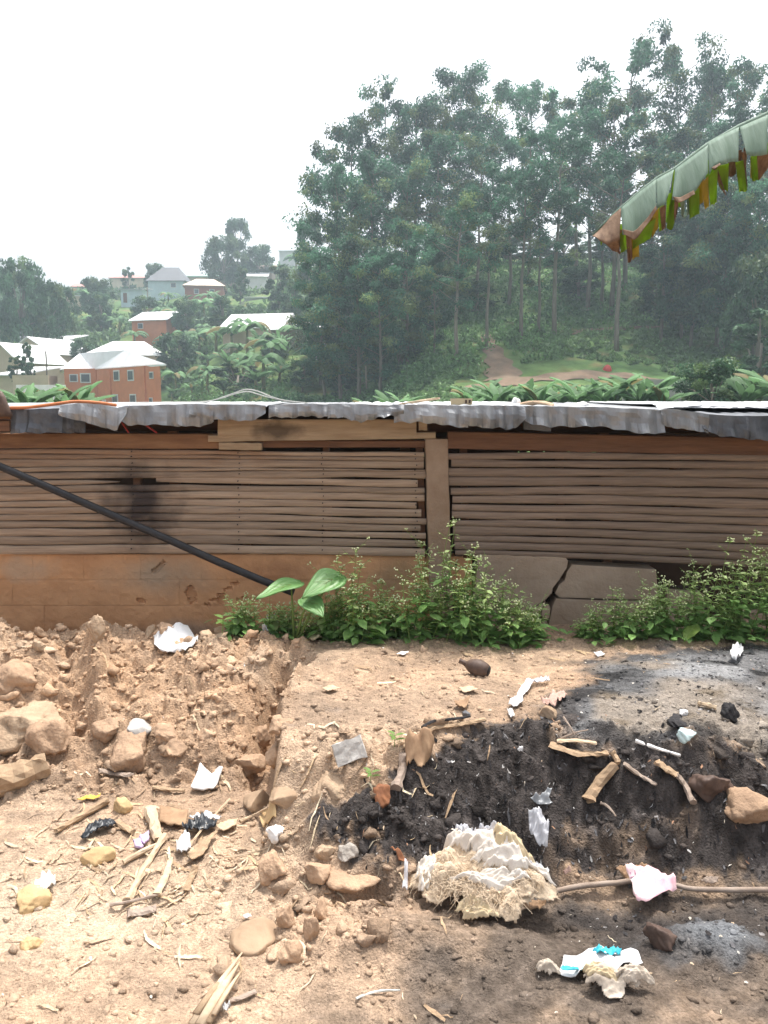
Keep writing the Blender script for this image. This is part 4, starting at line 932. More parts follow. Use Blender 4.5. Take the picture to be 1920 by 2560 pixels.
mb = MB(); mb.add([rel(p, ez - .08) for p in er] + [rel(r1, r1z), rel(r2, r1z)], [(0, 1, 5), (1, 2, 6, 5), (2, 3, 6), (3, 4, 5, 6), (4, 0, 5)]); ro = mb.obj('roof', R_w, oh); s_ = ro.modifiers.new('t', 'SOLIDIFY'); s_.thickness = .18
ang = math.atan2(dv.y, dv.x)
def facade(t, z, w, h, m, name, parent, depth=.07, org=B_, dr=dv):
    p = org + dr * t; l = dr.normalized(); n_ = Vector((dr.y, -dr.x, 0)).normalized(); v = []
    for dz in (-h / 2, h / 2):
        for s, d in ((-1, -.05), (1, -.05), (1, depth), (-1, depth)): q = p + l * s * w / 2 + n_ * d; v.append((q.x - B_.x, q.y - B_.y, z + dz))
    mb = MB(); mb.add(v, [(3, 2, 1, 0), (4, 5, 6, 7), (0, 1, 5, 4), (1, 2, 6, 5), (2, 3, 7, 6), (3, 0, 4, 7)]); o = mb.obj(name, m, parent); return o
for t, z, s in ((.30, 4.35, 1), (.36, 4.35, 1), (.58, 4.3, 1.0), (.88, 4.2, .6), (.32, 1.6, 1), (.60, 1.6, 1), (.86, 1.5, .5)):
    if t == .30: continue
    wn = facade(t, z, 1.6 * s, 1.25 * s, m_wframe, 'window', oh); facade(t, z, 1.25 * s, .95 * s, m_glass, 'pane', wn, .10)
for t, z, s in ((.30, 4.2, .8), (.68, 4.2, 1)):
    dl = B_ - A_; wn = facade(t, z, 1.3 * s, 1.2 * s, m_wframe, 'window', oh, org=A_, dr=dl); facade(t, z, 1. * s, .9 * s, m_glass, 'pane', wn, .10, A_, dl)
for t in (.02, .26, .79): facade(t, 1.4, .16, 7.6, W_or, 'drain_pipe', oh, .16)
facade(.13, .4, 1.2, 2.4, m_wframe, 'door', oh); facade(.86, .2, 2.2, 1.8, W_wh, 'porch_wall', oh, .8)

house('house', 305, 116, 886, 170, 11, 2.2, 'hip', W_be, R_w, 'low beige house with white roof behind the orange house', .12, 2.6)
house('house', 372, 150, 799, 95, 9, 1.9, 'gable', W_or, R_w, 'small orange house with white gable roof on the slope', -.28, 2.3, wins=((.25, 1.2, .9, .8),))
house('house', 122, 141, 850, 78, 8, 1.5, 'shed', W_ye, R_w, 'yellow house with white roof and one window', -.1, 3.0, wins=((.15, 1.5, 1.4, 1.2),))
house('house', 75, 124, 885, 140, 9, 2.6, 'gable_front', W_be, R_w, 'house with wide white gable at the left', -.35, 2.8)
house('house', 5, 108, 905, 100, 9, 2.6, 'gable_front', W_be, R_w, 'white-roofed house cut by the left picture edge', -.3, 3.0)
house('house', 15, 96, 935, 60, 8, 1.2, 'shed', W_be, R_w, 'lowest left house with pale wall', -.2, 3.2)
house('house', 15, 152, 850, 110, 10, 2.2, 'hip', W_be, R_d, 'dark-roofed house at the far left edge', 0, 2.5)
house('house', 415, 212, 701, 88, 10, 4.0, 'hip', W_bl, R_d, 'dark shingled house with pale blue wall on the ridge', 0, 2.6, wins=((.7, 1.4, 1.2, 1.0),))
house('house', 328, 196, 722, 52, 7, 1.0, 'shed', W_bl, R_gy, 'pale blue cottage below the dark shingled roof', 0, 3.0, door=.2)
house('house', 320, 262, 694, 90, 10, 1.6, 'hip', W_be, R_r, 'pink-roofed house on the far ridge', 0, 2.4)
house('house', 200, 258, 716, 40, 8, 1.4, 'gable', W_gr, R_r, 'small pink-roofed house left of the round tree', 0, 3.5)
house('house', 190, 190, 738, 50, 8, 1.0, 'shed', W_be, R_w, 'low white roof beside the left-hand trees', .2, 2.5)
house('house', 510, 188, 713, 92, 9, 2.0, 'hip', W_br, R_o, 'brick-red house with rust-streaked roof', .15, 3.2, wins=((.3, 1.8, .9, .9), (.7, 1.8, .9, .9)))
house('house', 512, 232, 690, 84, 9, 1.8, 'shed', W_be, R_g, 'green-roofed house behind the brick-red house', 0, 3.0)
house('house', 575, 222, 690, 44, 8, 2.6, 'gable', W_bn, R_br, 'brown house below the crest trees', 0, 3.5)
house('house', 640, 206, 690, 50, 8, 2.2, 'shed', W_wh, R_w, 'white-roofed house below the crest trees', .1, 2.2)
house('house', 648, 226, 672, 60, 8, 2.2, 'shed', W_bn, R_br, 'red-brown roof above the small white roof', .0, 2.2)
house('house', 640, 176, 742, 58, 6, .5, 'shed', W_wh, R_w, 'white-walled hut below the conical tree', .0, 1.9)
house('house', 728, 262, 626, 58, 9, 1.0, 'shed', W_wh, R_w, 'white building on the skyline beside the grove', .0, 3.2)
house('house', 628, 121, 818, 150, 9, 2.4, 'gable', W_be, R_w, 'long white-roofed house among the banana plants', -.22, 2.4)
house('house', 715, 117, 822, 74, 7, 1.6, 'shed', W_bn, R_w, 'lean-to with white roof right of the long house', -.1, 2.4)
house('house', 830, 104, 822, 110, 7, 1.0, 'shed', W_gr, R_gy, 'grey tin hut half hidden by the palm', .1, 3.0, door=.35)
house('house', 800, 96, 850, 44, 4, .5, 'shed', W_wh, R_w, 'tiny white-roofed outhouse under the palm', .1, 2.0)
# compound walls near the street trees
def wall_run(px0, px1, py0, py1, Y0, Y1, m, label):
    a = P(px0, py0, Y0); b = P(px1, py0, Y1); mb = MB(); v = []
    for p in (a, b): v += [(p.x, p.y, p.z - 3.2), (p.x, p.y + .25, p.z - 3.2), (p.x, p.y + .25, p.z), (p.x, p.y, p.z)]
    mb.add(v, [(0, 4, 7, 3), (3, 7, 6, 2), (2, 6, 5, 1), (0, 3, 2, 1), (4, 5, 6, 7)]); return tag(mb.obj('boundary_wall', m), label, 'wall')
wall_run(30, 120, 938, 960, 92, 94, W_be, 'beige boundary wall behind the street trees')
wall_run(40, 162, 962, 985, 72, 80, W_wh, 'long white wall running towards the orange house')
wall_run(1560, 1720, 948, 960, 56, 57, W_gr, 'grey wall beyond the right-hand banana plants')
o = simple_tube('stake', [P(916, 972, 66), P(915, 945, 66), P(914, 916, 66)], .06, m_bark, 'thin bare stake in the grass before the grove', 'stake', n=6)
simple_tube('utility_pole', [P(118, 960, 100), P(116, 905, 100), P(114, 878, 100)], .09, m_bark, 'utility pole in front of the left white roof', 'pole', n=6)
simple_tube('utility_pole', [P(370, 770, 190), P(369, 745, 190), P(368, 720, 190)], .14, m_bark, 'utility pole below the dark shingled house', 'pole', n=6)
p = GH(1519, 925); heap('red_bundle', 1519, 934, p.y, 1.0, .8, m_red, 'small red bundle standing on the earth track', 'bundle', 9, base=ICO2)

# ================================================================== UNDERGROWTH
def scatter_under():
    rg = np.random.default_rng(9); M = 6400
    u = np.concatenate([rg.uniform(-.08, .56, 4200), rg.uniform(-.56, -.05, M - 4200)]); yy = np.concatenate([np.concatenate([rg.uniform(56, 118, 3000), rg.uniform(56, 82, 1200)]), rg.uniform(60, 130, M - 4200)])
    x = u * yy; z = hill(x, yy); keep = np.ones(M, bool)
    pa = [(GH(a, b), r_) for a, b, r_ in ((1215, 840, 1.2), (1222, 862, 1.4), (1240, 895, 1.8), (1255, 925, 2.2), (1262, 950, 3), (1230, 965, 3), (1340, 948, 4.5), (1400, 944, 4.5), (1450, 940, 4.5), (1500, 941, 4.5), (1560, 942, 4), (1640, 950, 2.5), (1290, 956, 3.5))]
    for p, r_ in pa: keep &= np.hypot(x - p.x, yy - p.y) > r_
    for hx, hy, hw in FRONTS: keep &= ~((np.abs(x - hx * yy / hy) < hw / 2 + 1.5) & (yy > hy - 14) & (yy < hy + 9))
    x = x[keep]; yy = yy[keep]; z = z[keep]
    grass = ss(x / yy, .18, .24) * (1 - ss(yy, 78, 84)) + ss(x/yy, -.05, 0.02) * (1 - ss(yy, 66, 70))
    R = rg.uniform(.5, 1.3, len(x)) * (1 - .65 * np.clip(grass, 0, 1))
    n1 = fbm(x * .1, yy * .1, 3, 211)
    col = np.stack([.10 + .06 * n1, .20 + .09 * n1, .075 + .025 * n1], 1) * rg.uniform(.7, 1.35, (len(x), 1))
    g = np.clip(grass, 0, 1)[:, None]; col = col * (1 - g) + g * np.array([.15, .25, .10]) * rg.uniform(.8, 1.2, (len(x), 1))
    V, Q, C = cards(np.stack([x, yy, z + R * .35], 1), R, 26, .42, .20, rg, col, droop=-.2, shell=.5)
    M2 = 5200; u2 = rg.uniform(-.56, .1, M2); y2 = rg.uniform(105, 262, M2); x2 = u2 * y2; z2_ = hill(x2, y2); R2 = rg.uniform(.9, 2.4, M2); n2 = fbm(x2 * .06, y2 * .06, 3, 213)
    k2 = np.ones(M2, bool)
    for hx, hy, hw in FRONTS: k2 &= ~((np.abs(x2 - hx * y2 / hy) < hw / 2 + 2.5) & (y2 > hy - 16) & (y2 < hy + 9))
    x2 = x2[k2]; y2 = y2[k2]; z2_ = z2_[k2]; R2 = R2[k2]; n2 = n2[k2]; M2 = len(x2)
    c2 = np.stack([.095 + .05 * n2, .17 + .07 * n2, .065 + .02 * n2], 1) * rg.uniform(.65, 1.35, (M2, 1))
    V2, Q2, C2 = cards(np.stack([x2, y2, z2_ + R2 * .3], 1), R2, 22, .95, .5, rg, c2, droop=-.1, shell=.5)
    Q = np.concatenate([Q, Q2 + len(V)]); V = np.concatenate([V, V2]); C = np.concatenate([C, C2])
    tag(link('undergrowth', npmesh('undergrowth', V, Q, m_under, C)), 'green undergrowth and tall grass over the hillside', kind='stuff')
scatter_under()

# ================================================================== WEEDS AND NEAR PLANTS
LEAFP = [(0, 0, 0), (.30, .26, .04), (.62, .24, .03), (1, 0, -.10), (.62, -.24, .03), (.30, -.26, .04), (.32, 0, -.02), (.64, 0, -.03)]
LEAFF = [(0, 6, 1), (0, 5, 6), (6, 7, 2, 1), (6, 5, 4, 7), (7, 3, 2), (7, 4, 3)]
def leaf_at(mb, p, az, el, ln, wd, col, roll=0.):
    m = Matrix.Translation(p) @ Euler((roll, -el, az), 'XYZ').to_matrix().to_4x4()
    mb.add([m @ Vector((a * ln, b * ln * wd, c * ln)) for a, b, c in LEAFP], LEAFF, col)
def make_weed(seed, h, stems, flow=1.0, leafy=1.0):
    r = random.Random(seed); st = MB(); lf = MB(); fl = MB()
    for s in range(stems):
        a = r.uniform(0, 6.28); tilt = r.uniform(.05, .45); hh = h * r.uniform(.55, 1.05); p = Vector((r.uniform(-.05, .05), r.uniform(-.04, .04), -.03)); d = Vector((math.cos(a) * tilt, math.sin(a) * tilt, 1)).normalized()
        n = 9; path = [p.copy()]; base = a
        for i in range(n):
            d = (d + Vector((r.uniform(-.12, .12), r.uniform(-.12, .12), .10))).normalized(); p = p + d * hh / n; path.append(p.copy()); t = (i + 1) / n
            L = (.085 - .05 * t) * r.uniform(.8, 1.25) * leafy; az = base + i * 1.57
            g = r.uniform(.75, 1.25); col = (.29 * g, .48 * g, .17 * g) if t < .6 else (.42 * g, .55 * g, .23 * g)
            for sg in (0, math.pi):
                if r.random() < .92: leaf_at(lf, p, az + sg + r.uniform(-.3, .3), r.uniform(-.35, .35), L, .95, col, r.uniform(-.4, .4))
            if t > .35 and r.random() < .75:                       # flowering side twigs
                b2 = az + r.uniform(-1, 1); q = p + Vector((math.cos(b2) * .07, math.sin(b2) * .07, .06)) * r.uniform(.7, 1.3); st.add(*tube([p, q], [.0016, .001], 3))
                leaf_at(lf, p.lerp(q, .6), b2 + .8, .1, L * .6, .8, col, 0); leaf_at(lf, p.lerp(q, .6), b2 - .8, .1, L * .6, .8, col, 0)
                if t > .55 and r.random() < flow * .45:
                    for k in range(3):
                        c = q + Vector((r.uniform(-.016, .016), r.uniform(-.016, .016), r.uniform(0, .016))); fl.add([c + Vector(v) * .0045 for v in ICO1[0]], ICO1[1])
        st.add(*tube(path, [.0032 - .002 * i / n for i in range(n + 1)], 4))
        if r.random() < flow:
            for k in range(5):
                c = p + Vector((r.uniform(-.02, .02), r.uniform(-.02, .02), r.uniform(.0, .025))); fl.add([c + Vector(v) * .0048 for v in ICO1[0]], ICO1[1]); st.add(*tube([path[-1] - Vector((0, 0, .01)), c], .001, 3))
    # low bushy leaves
    for k in range(int(12 * leafy)):
        a = r.uniform(0, 6.28); rr = r.uniform(.02, .16); p = Vector((math.cos(a) * rr, math.sin(a) * rr, r.uniform(.01, h * .45))); g = r.uniform(.7, 1.2)
        leaf_at(lf, p, a + r.uniform(-.5, .5), r.uniform(-.5, .3), r.uniform(.055, .095), 1., (.25 * g, .45 * g, .14 * g), r.uniform(-.4, .4))
    return st.mesh('stem', m_stem_weed), lf.mesh('foliage', m_leaf_weed), (fl.mesh('flower_heads', m_flower) if fl.v else None)
WEED = [make_weed(61, .42, 6), make_weed(62, .54, 6), make_weed(63, .34, 6), make_weed(64, .66, 5), make_weed(65, .26, 7, .6, 1.1), make_weed(66, .22, 6, .2, 1.2)]
def weed(px, py, var, s, label, group):
    yy = 4.14 + .16 * ((px * 7) % 10) / 10; x_ = P(px, py, yy).x; p = Vector((x_, yy, float(yard(x_, yy)))); o = empty('weed_plant', p + Vector((0, 0, -.01)), label, 'weed', group); o.rotation_euler = (rt.uniform(-.08, .08), rt.uniform(-.08, .08), rt.uniform(0, 6.28)); o.scale = (s, s, s)
    for nm, me in zip(('stem', 'foliage', 'flower_heads'), WEED[var]):
        if me: c = link(nm, me, o); c['kind'] = 'stuff'
mid = [(590, 1585, 4, .9), (630, 1580, 2, .75), (670, 1588, 4, .95), (715, 1592, 4, .85), (765, 1590, 5, 1.05), (815, 1596, 4, 1.05), (860, 1592, 0, .95), (880, 1570, 1, .95), (910, 1596, 5, 1.2), (955, 1594, 2, 1.0), (985, 1600, 4, 1.15),
       (1030, 1594, 0, .95), (1060, 1580, 1, .95), (1085, 1598, 2, 1.0), (1120, 1570, 3, 1.0), (1140, 1592, 0, 1.05), (1190, 1590, 2, 1.05), (1230, 1584, 0, .95), (1270, 1580, 2, 1.0), (1310, 1572, 4, 1.1), (1345, 1566, 4, .9), (845, 1575, 1, .8), (1180, 1572, 1, .9)]
for i, (px, py, v, s) in enumerate(sorted(mid)):
    weed(px, py, v, s, (f'{ORD[i]} green weed from the left in the clump before the post' if i < 20 else f'{["third from last", "second from last", "rightmost"][i - 20]} green weed in the clump before the post'), 'weeds before the shed post')
right = [(1458, 1580, 5, .7), (1490, 1582, 4, .9), (1530, 1585, 2, .95), (1570, 1590, 4, 1.1), (1610, 1592, 0, .85), (1650, 1594, 2, 1.05), (1690, 1590, 0, 1.0), (1730, 1592, 1, .9), (1770, 1590, 0, 1.1), (1810, 1585, 3, 1.0), (1845, 1592, 1, 1.05), (1880, 1588, 3, 1.05), (1925, 1592, 1, 1.05), (1970, 1592, 0, 1.1), (1830, 1600, 5, 1.2), (1745, 1602, 5, 1.1), (1650, 1602, 5, 1.)]
for i, (px, py, v, s) in enumerate(sorted(right)):
    weed(px, py, v, s * .86, f'{ORD[i]} green weed from the left in the clump at the right', 'weeds at the right of the plinth')
for px, py, s, lab in ((985, 1868, .45, 'tiny green seedling above the round brown scrap'), (925, 1962, .4, 'tiny green seedling beside the edge of the burnt patch'), (555, 1590, .8, 'small straggling weed at the left foot of the plinth')):
    p = G(px, py); o = empty('seedling', p, lab, 'seedling'); o.scale = (s, s, s)
    st = MB(); lf = MB(); r = random.Random(px); st.add(*tube([(0, 0, -.02), (.01, 0, .10)], .003, 4))
    for k in range(5): leaf_at(lf, Vector((.01, 0, .06 + .012 * k)), k * 2.2, .2, .09, .8, (.20, .33, .09))
    st.obj('stem', m_stem_weed, o); c = lf.obj('foliage', m_leaf_weed, o); c['kind'] = 'stuff'

# cocoyam with three large leaves
cy_ = G(735, 1600); coco = empty('cocoyam_plant', cy_, 'cocoyam plant with three broad pale-veined leaves among the weeds', 'plant')
def coco_leaf(tip, notch, wide, base, up, seed):
    """heart-shaped leaf: tip and stalk joint in world space"""
    tip = Vector(tip) - cy_; notch = Vector(notch) - cy_; up = Vector(up).normalized(); ax = (tip - notch); Ln = ax.length; ax.normalize(); sd_ = ax.cross(up).normalized(); up = sd_.cross(ax)
    N, K = 14, 8; v = []; f = []
    for i in range(N + 1):
        t = -.32 + 1.32 * i / N
        w = wide * (math.sqrt(max(0, 1 - ((t - .12) / .46) ** 2)) if t < .12 else (1 - ((t - .12) / .88) ** 1.5)); w = max(w, .0005)
        for k in range(-K, K + 1):
            s = k / K
            x = s * w
            if t < 0 and abs(x) < -t * .35 * wide * 2: x = (1 if k > 0 else -1 if k < 0 else 0) * max(abs(x), -t * .30 * wide * 2 * (abs(s) ** .2 if k else 0))
            q = notch + ax * (t * Ln) + sd_ * x + up * (.18 * abs(x) - .10 * Ln * t * t + .006 * math.sin(s * 14 + t * 6) * abs(s)); v.append(q)
    W_ = 2 * K + 1; f = [(i * W_ + j, i * W_ + j + 1, (i + 1) * W_ + j + 1, (i + 1) * W_ + j) for i in range(N) for j in range(W_ - 1)]
    mb = MB(); mb.add(v, f); o = mb.obj('leaf', m_coco, coco, smooth=True); s_ = o.modifiers.new('t', 'SOLIDIFY'); s_.thickness = .0015
    mid_ = base * .5 + notch * .5 + Vector((0, .0, .03)); mb = MB(); mb.add(*tube([base, mid_, notch], [.008, .006, .004], 6)); mb.obj('leaf_stalk', m_stem_weed, coco, smooth=True)
    vm = MB()
    for t0, s in ((0, 0), (.02, .75), (.02, -.75), (.2, .7), (.2, -.7)):
        e = notch + ax * ((t0 + (.9 if s == 0 else .32)) * Ln) + sd_ * s * wide * .8 + up * (.18 * abs(s * wide * .8) - .05 * Ln + .004); vm.add(*tube([notch + ax * t0 * Ln + up * .003, (notch + ax * t0 * Ln + e) / 2 + up * .006, e], [.0012, .001, .0006], 4))
    vm.obj('vein', m_stem_weed, o)
zb = Vector((0, 0, 0))
coco_leaf(P(640, 1488, 3.96), P(728, 1462, 4.10), .075, zb, (-.1, -.25, .95), 1)
coco_leaf(P(756, 1488, 3.96), P(832, 1448, 4.10), .085, zb + Vector((.02, 0, 0)), (.1, -.45, .85), 2)
coco_leaf(P(808, 1538, 3.90), P(772, 1502, 4.02), .062, zb + Vector((.01, 0, 0)), (0, -.5, .8), 3)
p = G(1700, 1600); o = empty('broad_leaf_sprout', p, 'single broad pale leaf in front of the right weeds', 'plant')
mb = MB(); a0, a1 = P(1745, 1560, p.y) - p, P(1705, 1592, p.y - .1) - p; mb.add(*tube([(0, .05, -.02), a0], [.005, .003], 5)); mb.obj('stem', m_stem_weed, o)
mb = MB(); leaf_at(mb, a0, math.atan2((a1 - a0).y, (a1 - a0).x), -.4, .15, 1.0, (.24, .36, .09)); mb.obj('leaf', m_leaf_weed, o)

# banana plant whose leaf hangs into the picture from the right
bp = Vector((2.05, 3.25, float(yard(2.05, 3.25)))); ban = empty('banana_plant', bp, 'near banana plant whose torn leaf hangs in from the right', 'banana plant')
mb = MB(); mb.add(*tube([(0, 0, -.1), (.02, 0, 1.1), (0, 0, 2.15)], [.13, .11, .07], 12)); mb.obj('pseudostem', m_stemban, ban, smooth=True)
TOP = [(1481, 588), (1520, 548), (1560, 513), (1600, 479), (1645, 445), (1688, 423), (1730, 392), (1770, 363), (1849, 318), (1920, 287), (2010, 255), (2120, 235)]
rib = [P(a, b, 3.0 + .02 * i) - bp for i, (a, b) in enumerate(TOP)] + [Vector((-.06, .02, 2.25)), Vector((0, 0, 2.05))]
mb = MB(); mb.add(*tube(rib, [.003 + .0011 * i for i in range(len(rib))], 7)); nl_ = mb.obj('leaf', m_ban_top, ban, smooth=True)
def blade(pts_top, pts_bot, Y0, Y1, m, bulge=.04, name='blade_strip', nx=10, ny=7, seed=0):
    """torn piece of the blade hanging from the midrib: pixel outlines, real depth"""
    v = []
    for i in range(nx + 1):
        t = i / nx; xt = np.interp(t, np.linspace(0, 1, len(pts_top)), [p[0] for p in pts_top]); yt = np.interp(t, np.linspace(0, 1, len(pts_top)), [p[1] for p in pts_top])
        xb = np.interp(t, np.linspace(0, 1, len(pts_bot)), [p[0] for p in pts_bot]); yb = np.interp(t, np.linspace(0, 1, len(pts_bot)), [p[1] for p in pts_bot])
        for j in range(ny + 1):
            s = j / ny; yy = Y0 + (Y1 - Y0) * s - bulge * math.sin(s * 2.4) + .006 * math.sin(t * 9 + seed) * s
            v.append(P(xt + (xb - xt) * s, yt + (yb - yt) * s + (2.0 * float(vnoise(t * 9 + seed, 1., 3)) if j == ny else 0), yy) - bp)
    f = [(i * (ny + 1) + j, (i + 1) * (ny + 1) + j, (i + 1) * (ny + 1) + j + 1, i * (ny + 1) + j + 1) for i in range(nx) for j in range(ny)]
    mb = MB(); mb.add(v, f); o = mb.obj(name, m, nl_, smooth=True); s_ = o.modifiers.new('t', 'SOLIDIFY'); s_.thickness = .0012; return o
NEAR = [([(1481, 588), (1520, 548), (1553, 520)], [(1484, 592), (1520, 612), (1549, 600)], m_ban_dry), ([(1553, 520), (1600, 479), (1640, 449)], [(1556, 585), (1586, 592), (1618, 556), (1640, 522)], m_ban_top),
        ([(1640, 449), (1663, 436), (1685, 424)], [(1643, 521), (1662, 512), (1669, 495)], m_ban_top), ([(1688, 423), (1730, 392), (1770, 363)], [(1680, 500), (1700, 502), (1735, 484), (1770, 432)], m_ban_top),
        ([(1770, 357), (1810, 336), (1847, 318)], [(1772, 438), (1786, 416), (1820, 406), (1846, 405)], m_ban_top), ([(1849, 318), (1885, 302), (1920, 287)], [(1866, 386), (1885, 392), (1918, 384)], m_ban_top),
        ([(1920, 287), (1960, 272), (2010, 255)], [(1925, 390), (1965, 380), (2010, 372)], m_ban_top), ([(2012, 255), (2060, 245), (2120, 235)], [(2015, 370), (2060, 350), (2115, 330)], m_ban_top)]
for k, (a, b, m_) in enumerate(NEAR): blade(a, b, 3.02, 2.95, m_, bulge=.014, seed=k * 3.3)
DRYEDGE = [([(1556, 573), (1586, 580), (1618, 546), (1640, 514)], [(1560, 588), (1588, 600), (1620, 560), (1643, 524)]), ([(1682, 492), (1700, 494), (1735, 476)], [(1690, 506), (1706, 505), (1738, 486)]), ([(1778, 420), (1800, 408)], [(1784, 424), (1802, 413)])]
for k, (a, b) in enumerate(DRYEDGE): blade(a, b, 2.915, 2.90, m_ban_dry, bulge=.0, seed=k)
FARS = [([(1549, 560), (1570, 560)], [(1551, 633), (1573, 620)], m_ban_under), ([(1583, 585), (1640, 545)], [(1581, 622), (1626, 598)], m_ban_under), ([(1628, 540), (1646, 520)], [(1630, 594), (1645, 572)], m_ban_yel),
        ([(1684, 426), (1690, 424)], [(1666, 570), (1680, 579), (1690, 540)], m_ban_under), ([(1648, 520), (1664, 512)], [(1655, 578), (1664, 570)], m_ban_dry), ([(1686, 500), (1696, 498)], [(1684, 560), (1694, 530)], m_ban_dry), ([(1722, 480), (1748, 470)], [(1724, 548), (1748, 534)], m_ban_under),
        ([(1752, 460), (1770, 440)], [(1762, 525), (1772, 515)], m_ban_yel), ([(1768, 440), (1794, 420)], [(1776, 515), (1792, 506)], m_ban_under), ([(1790, 416), (1822, 408)], [(1802, 472), (1820, 478)], m_ban_under), ([(1784, 420), (1792, 416)], [(1800, 470), (1815, 488)], m_ban_dry), ([(1838, 406), (1858, 400)], [(1848, 480), (1868, 477)], m_ban_under),
        ([(1852, 380), (1862, 380)], [(1866, 460), (1869, 470)], m_ban_dry), ([(1876, 390), (1892, 388)], [(1880, 452), (1898, 450)], m_ban_under), ([(1892, 388), (1925, 380)], [(1896, 450), (1925, 415)], m_ban_dry), ([(1495, 590), (1545, 600)], [(1530, 625), (1552, 636)], m_ban_dry),
        ([(1925, 380), (1970, 375)], [(1930, 440), (1970, 430)], m_ban_under), ([(1700, 500), (1712, 495)], [(1704, 540), (1709, 545)], m_ban_top)]
for k, (a, b, m_) in enumerate(FARS): blade(a, b, 3.06, 3.10, m_, bulge=-.03, nx=5, seed=k * 1.7)
BOT = [(1495, 600), (1549, 603), (1586, 594), (1620, 550), (1643, 524), (1691, 504), (1733, 484), (1770, 432), (1784, 416), (1847, 404), (1875, 390), (1912, 385), (1990, 375)]
rs = random.Random(31); px_ = 1500.
while px_ < 1975:
    w_ = rs.uniform(7, 24); y_ = float(np.interp(px_ + w_ / 2, [q[0] for q in BOT], [q[1] for q in BOT])); L_ = rs.uniform(14, 62) * (.6 if px_ < 1560 else 1); sl = rs.uniform(-4, 7)
    blade([(px_, y_ - 26), (px_ + w_, y_ - 30)], [(px_ + sl + 1, y_ + L_), (px_ + w_ * .5 + sl, y_ + L_ * rs.uniform(.85, 1.1)), (px_ + w_ + sl - 2, y_ + L_ * rs.uniform(.6, .95))], 3.08, 3.12, rs.choice([m_ban_under, m_ban_under, m_ban_yel, m_ban_dry, m_ban_top]), bulge=-.02, nx=4, seed=px_)
    px_ += w_ + rs.uniform(-3, 9)
def arc_leaf(az, el, L, w, seed):
    r = random.Random(seed); d = Vector((math.cos(az), math.sin(az), 0)); s = Vector((-d.y, d.x, 0)); p = Vector((0, 0, 2.1)); e = el; N = 14; pts = [p.copy()]
    for i in range(N): p = p + (d * math.cos(e) + Vector((0, 0, 1)) * math.sin(e)) * L / N; e -= el * .17 + .03; pts.append(p.copy())
    mb = MB(); mb.add(*tube(pts, [.022 - .0013 * i for i in range(N + 1)], 6)); o = mb.obj('leaf', m_stemban, ban, smooth=True)
    for sg in (1, -1):
        for k in range(2, N):
            if r.random() < .1: continue
            ww = w * math.sin(math.pi * (.08 + .9 * k / N)) ** .5; a, b = pts[k - 1], pts[k] * .96 + pts[k - 1] * .04
            mb = MB(); v = []
            for q in (a, b):
                for j in range(4): v.append(q + s * sg * ww * j / 3 + Vector((0, 0, -ww * .55 * (j / 3) ** 1.5 + r.uniform(-.01, .01))))
            mb.add(v, [(j, j + 1, j + 5, j + 4) for j in range(3)]); c = mb.obj('blade_strip', m_ban_top, o); c.modifiers.new('t', 'SOLIDIFY').thickness = .001
for k, (az, el) in enumerate(((.2, .9), (1.0, 1.1), (.55, 1.25), (-.9, .8), (-.35, 1.2))): arc_leaf(az, el, 1.9, .26, k + 3)

# ================================================================== LITTER ON THE YARD
def put(name, px, py, dims_px, m, label, cat, seed, base=ICO4, rough=.34, cuts=8, sink=.32, rz=0., tilt=(0, 0), depth=1., smooth=False):
    """chunk sitting where the pixel meets the soil; dims in pixels (width, height)"""
    g = G(px, py); k = mpp(g); w, h = dims_px[0] * k, dims_px[1] * k
    v = rockv(base, seed, (w / 2, w / 2 * depth, h / 2), rough, cuts)
    mb = MB(); mb.add(v, base[1]); o = mb.obj(name, m, smooth=True, loc=g + Vector((0, w * .15, h * (.5 - sink)))); o.rotation_euler = (tilt[0], tilt[1], rz)
    return tag(o, label, cat)
put('clay_chunk', 40, 1850, (170, 100), m_clod_pale, 'largest pale clay chunk at the left picture edge', 'clay chunk', 401, rough=.5, cuts=9, sink=.3)
put('clay_chunk', 125, 1880, (110, 90), m_clod, 'brown clay chunk right of the largest pale chunk', 'clay chunk', 402, cuts=9)
put('clay_chunk', 325, 1905, (115, 95), m_clod, 'brown clay chunk below the pale grey stone', 'clay chunk', 403, cuts=8)
put('clay_chunk', 20, 1730, (130, 90), m_clod, 'dark clay clod above the largest pale chunk', 'clay chunk', 404)
put('stone', 345, 1850, (64, 56), m_stone, 'pale grey angular stone on the dug heap', 'stone', 405, cuts=10, rough=.12, sink=.15)
put('clay_chunk', 275, 1838, (80, 60), m_clod, 'clod left of the pale grey stone', 'clay chunk', 406)
put('clay_chunk', 410, 1850, (60, 50), m_clod, 'clod right of the pale grey stone', 'clay chunk', 407)
put('clay_chunk', 425, 1895, (75, 50), m_clod, 'flat clod above the broken white tile', 'clay chunk', 408)
put('clay_chunk', 240, 1600, (42, 70), m_clod_pale, 'upright clod crowning the heap before the plinth', 'clay chunk', 409, sink=.2)
put('clay_chunk', 378, 1590, (34, 44), m_clod_pale, 'rounded clod on the heap left of the white sheet', 'clay chunk', 410)
put('clay_chunk', 412, 1590, (50, 46), m_clod, 'twin clod on the heap above the white sheet', 'clay chunk', 411)
put('clay_chunk', 90, 1625, (40, 34), m_clod_pale, 'small pale clod on the heap crest at the left', 'clay chunk', 412)
put('clay_chunk', 655, 1860, (60, 55), m_clod, 'clod at the foot of the cut edge', 'clay chunk', 413)
put('clay_chunk', 690, 1900, (60, 62), m_clod, 'rounded clod below the cut edge', 'clay chunk', 414)
put('clay_chunk', 700, 1825, (70, 50), m_clod, 'clod wedged against the cut edge', 'clay chunk', 415)
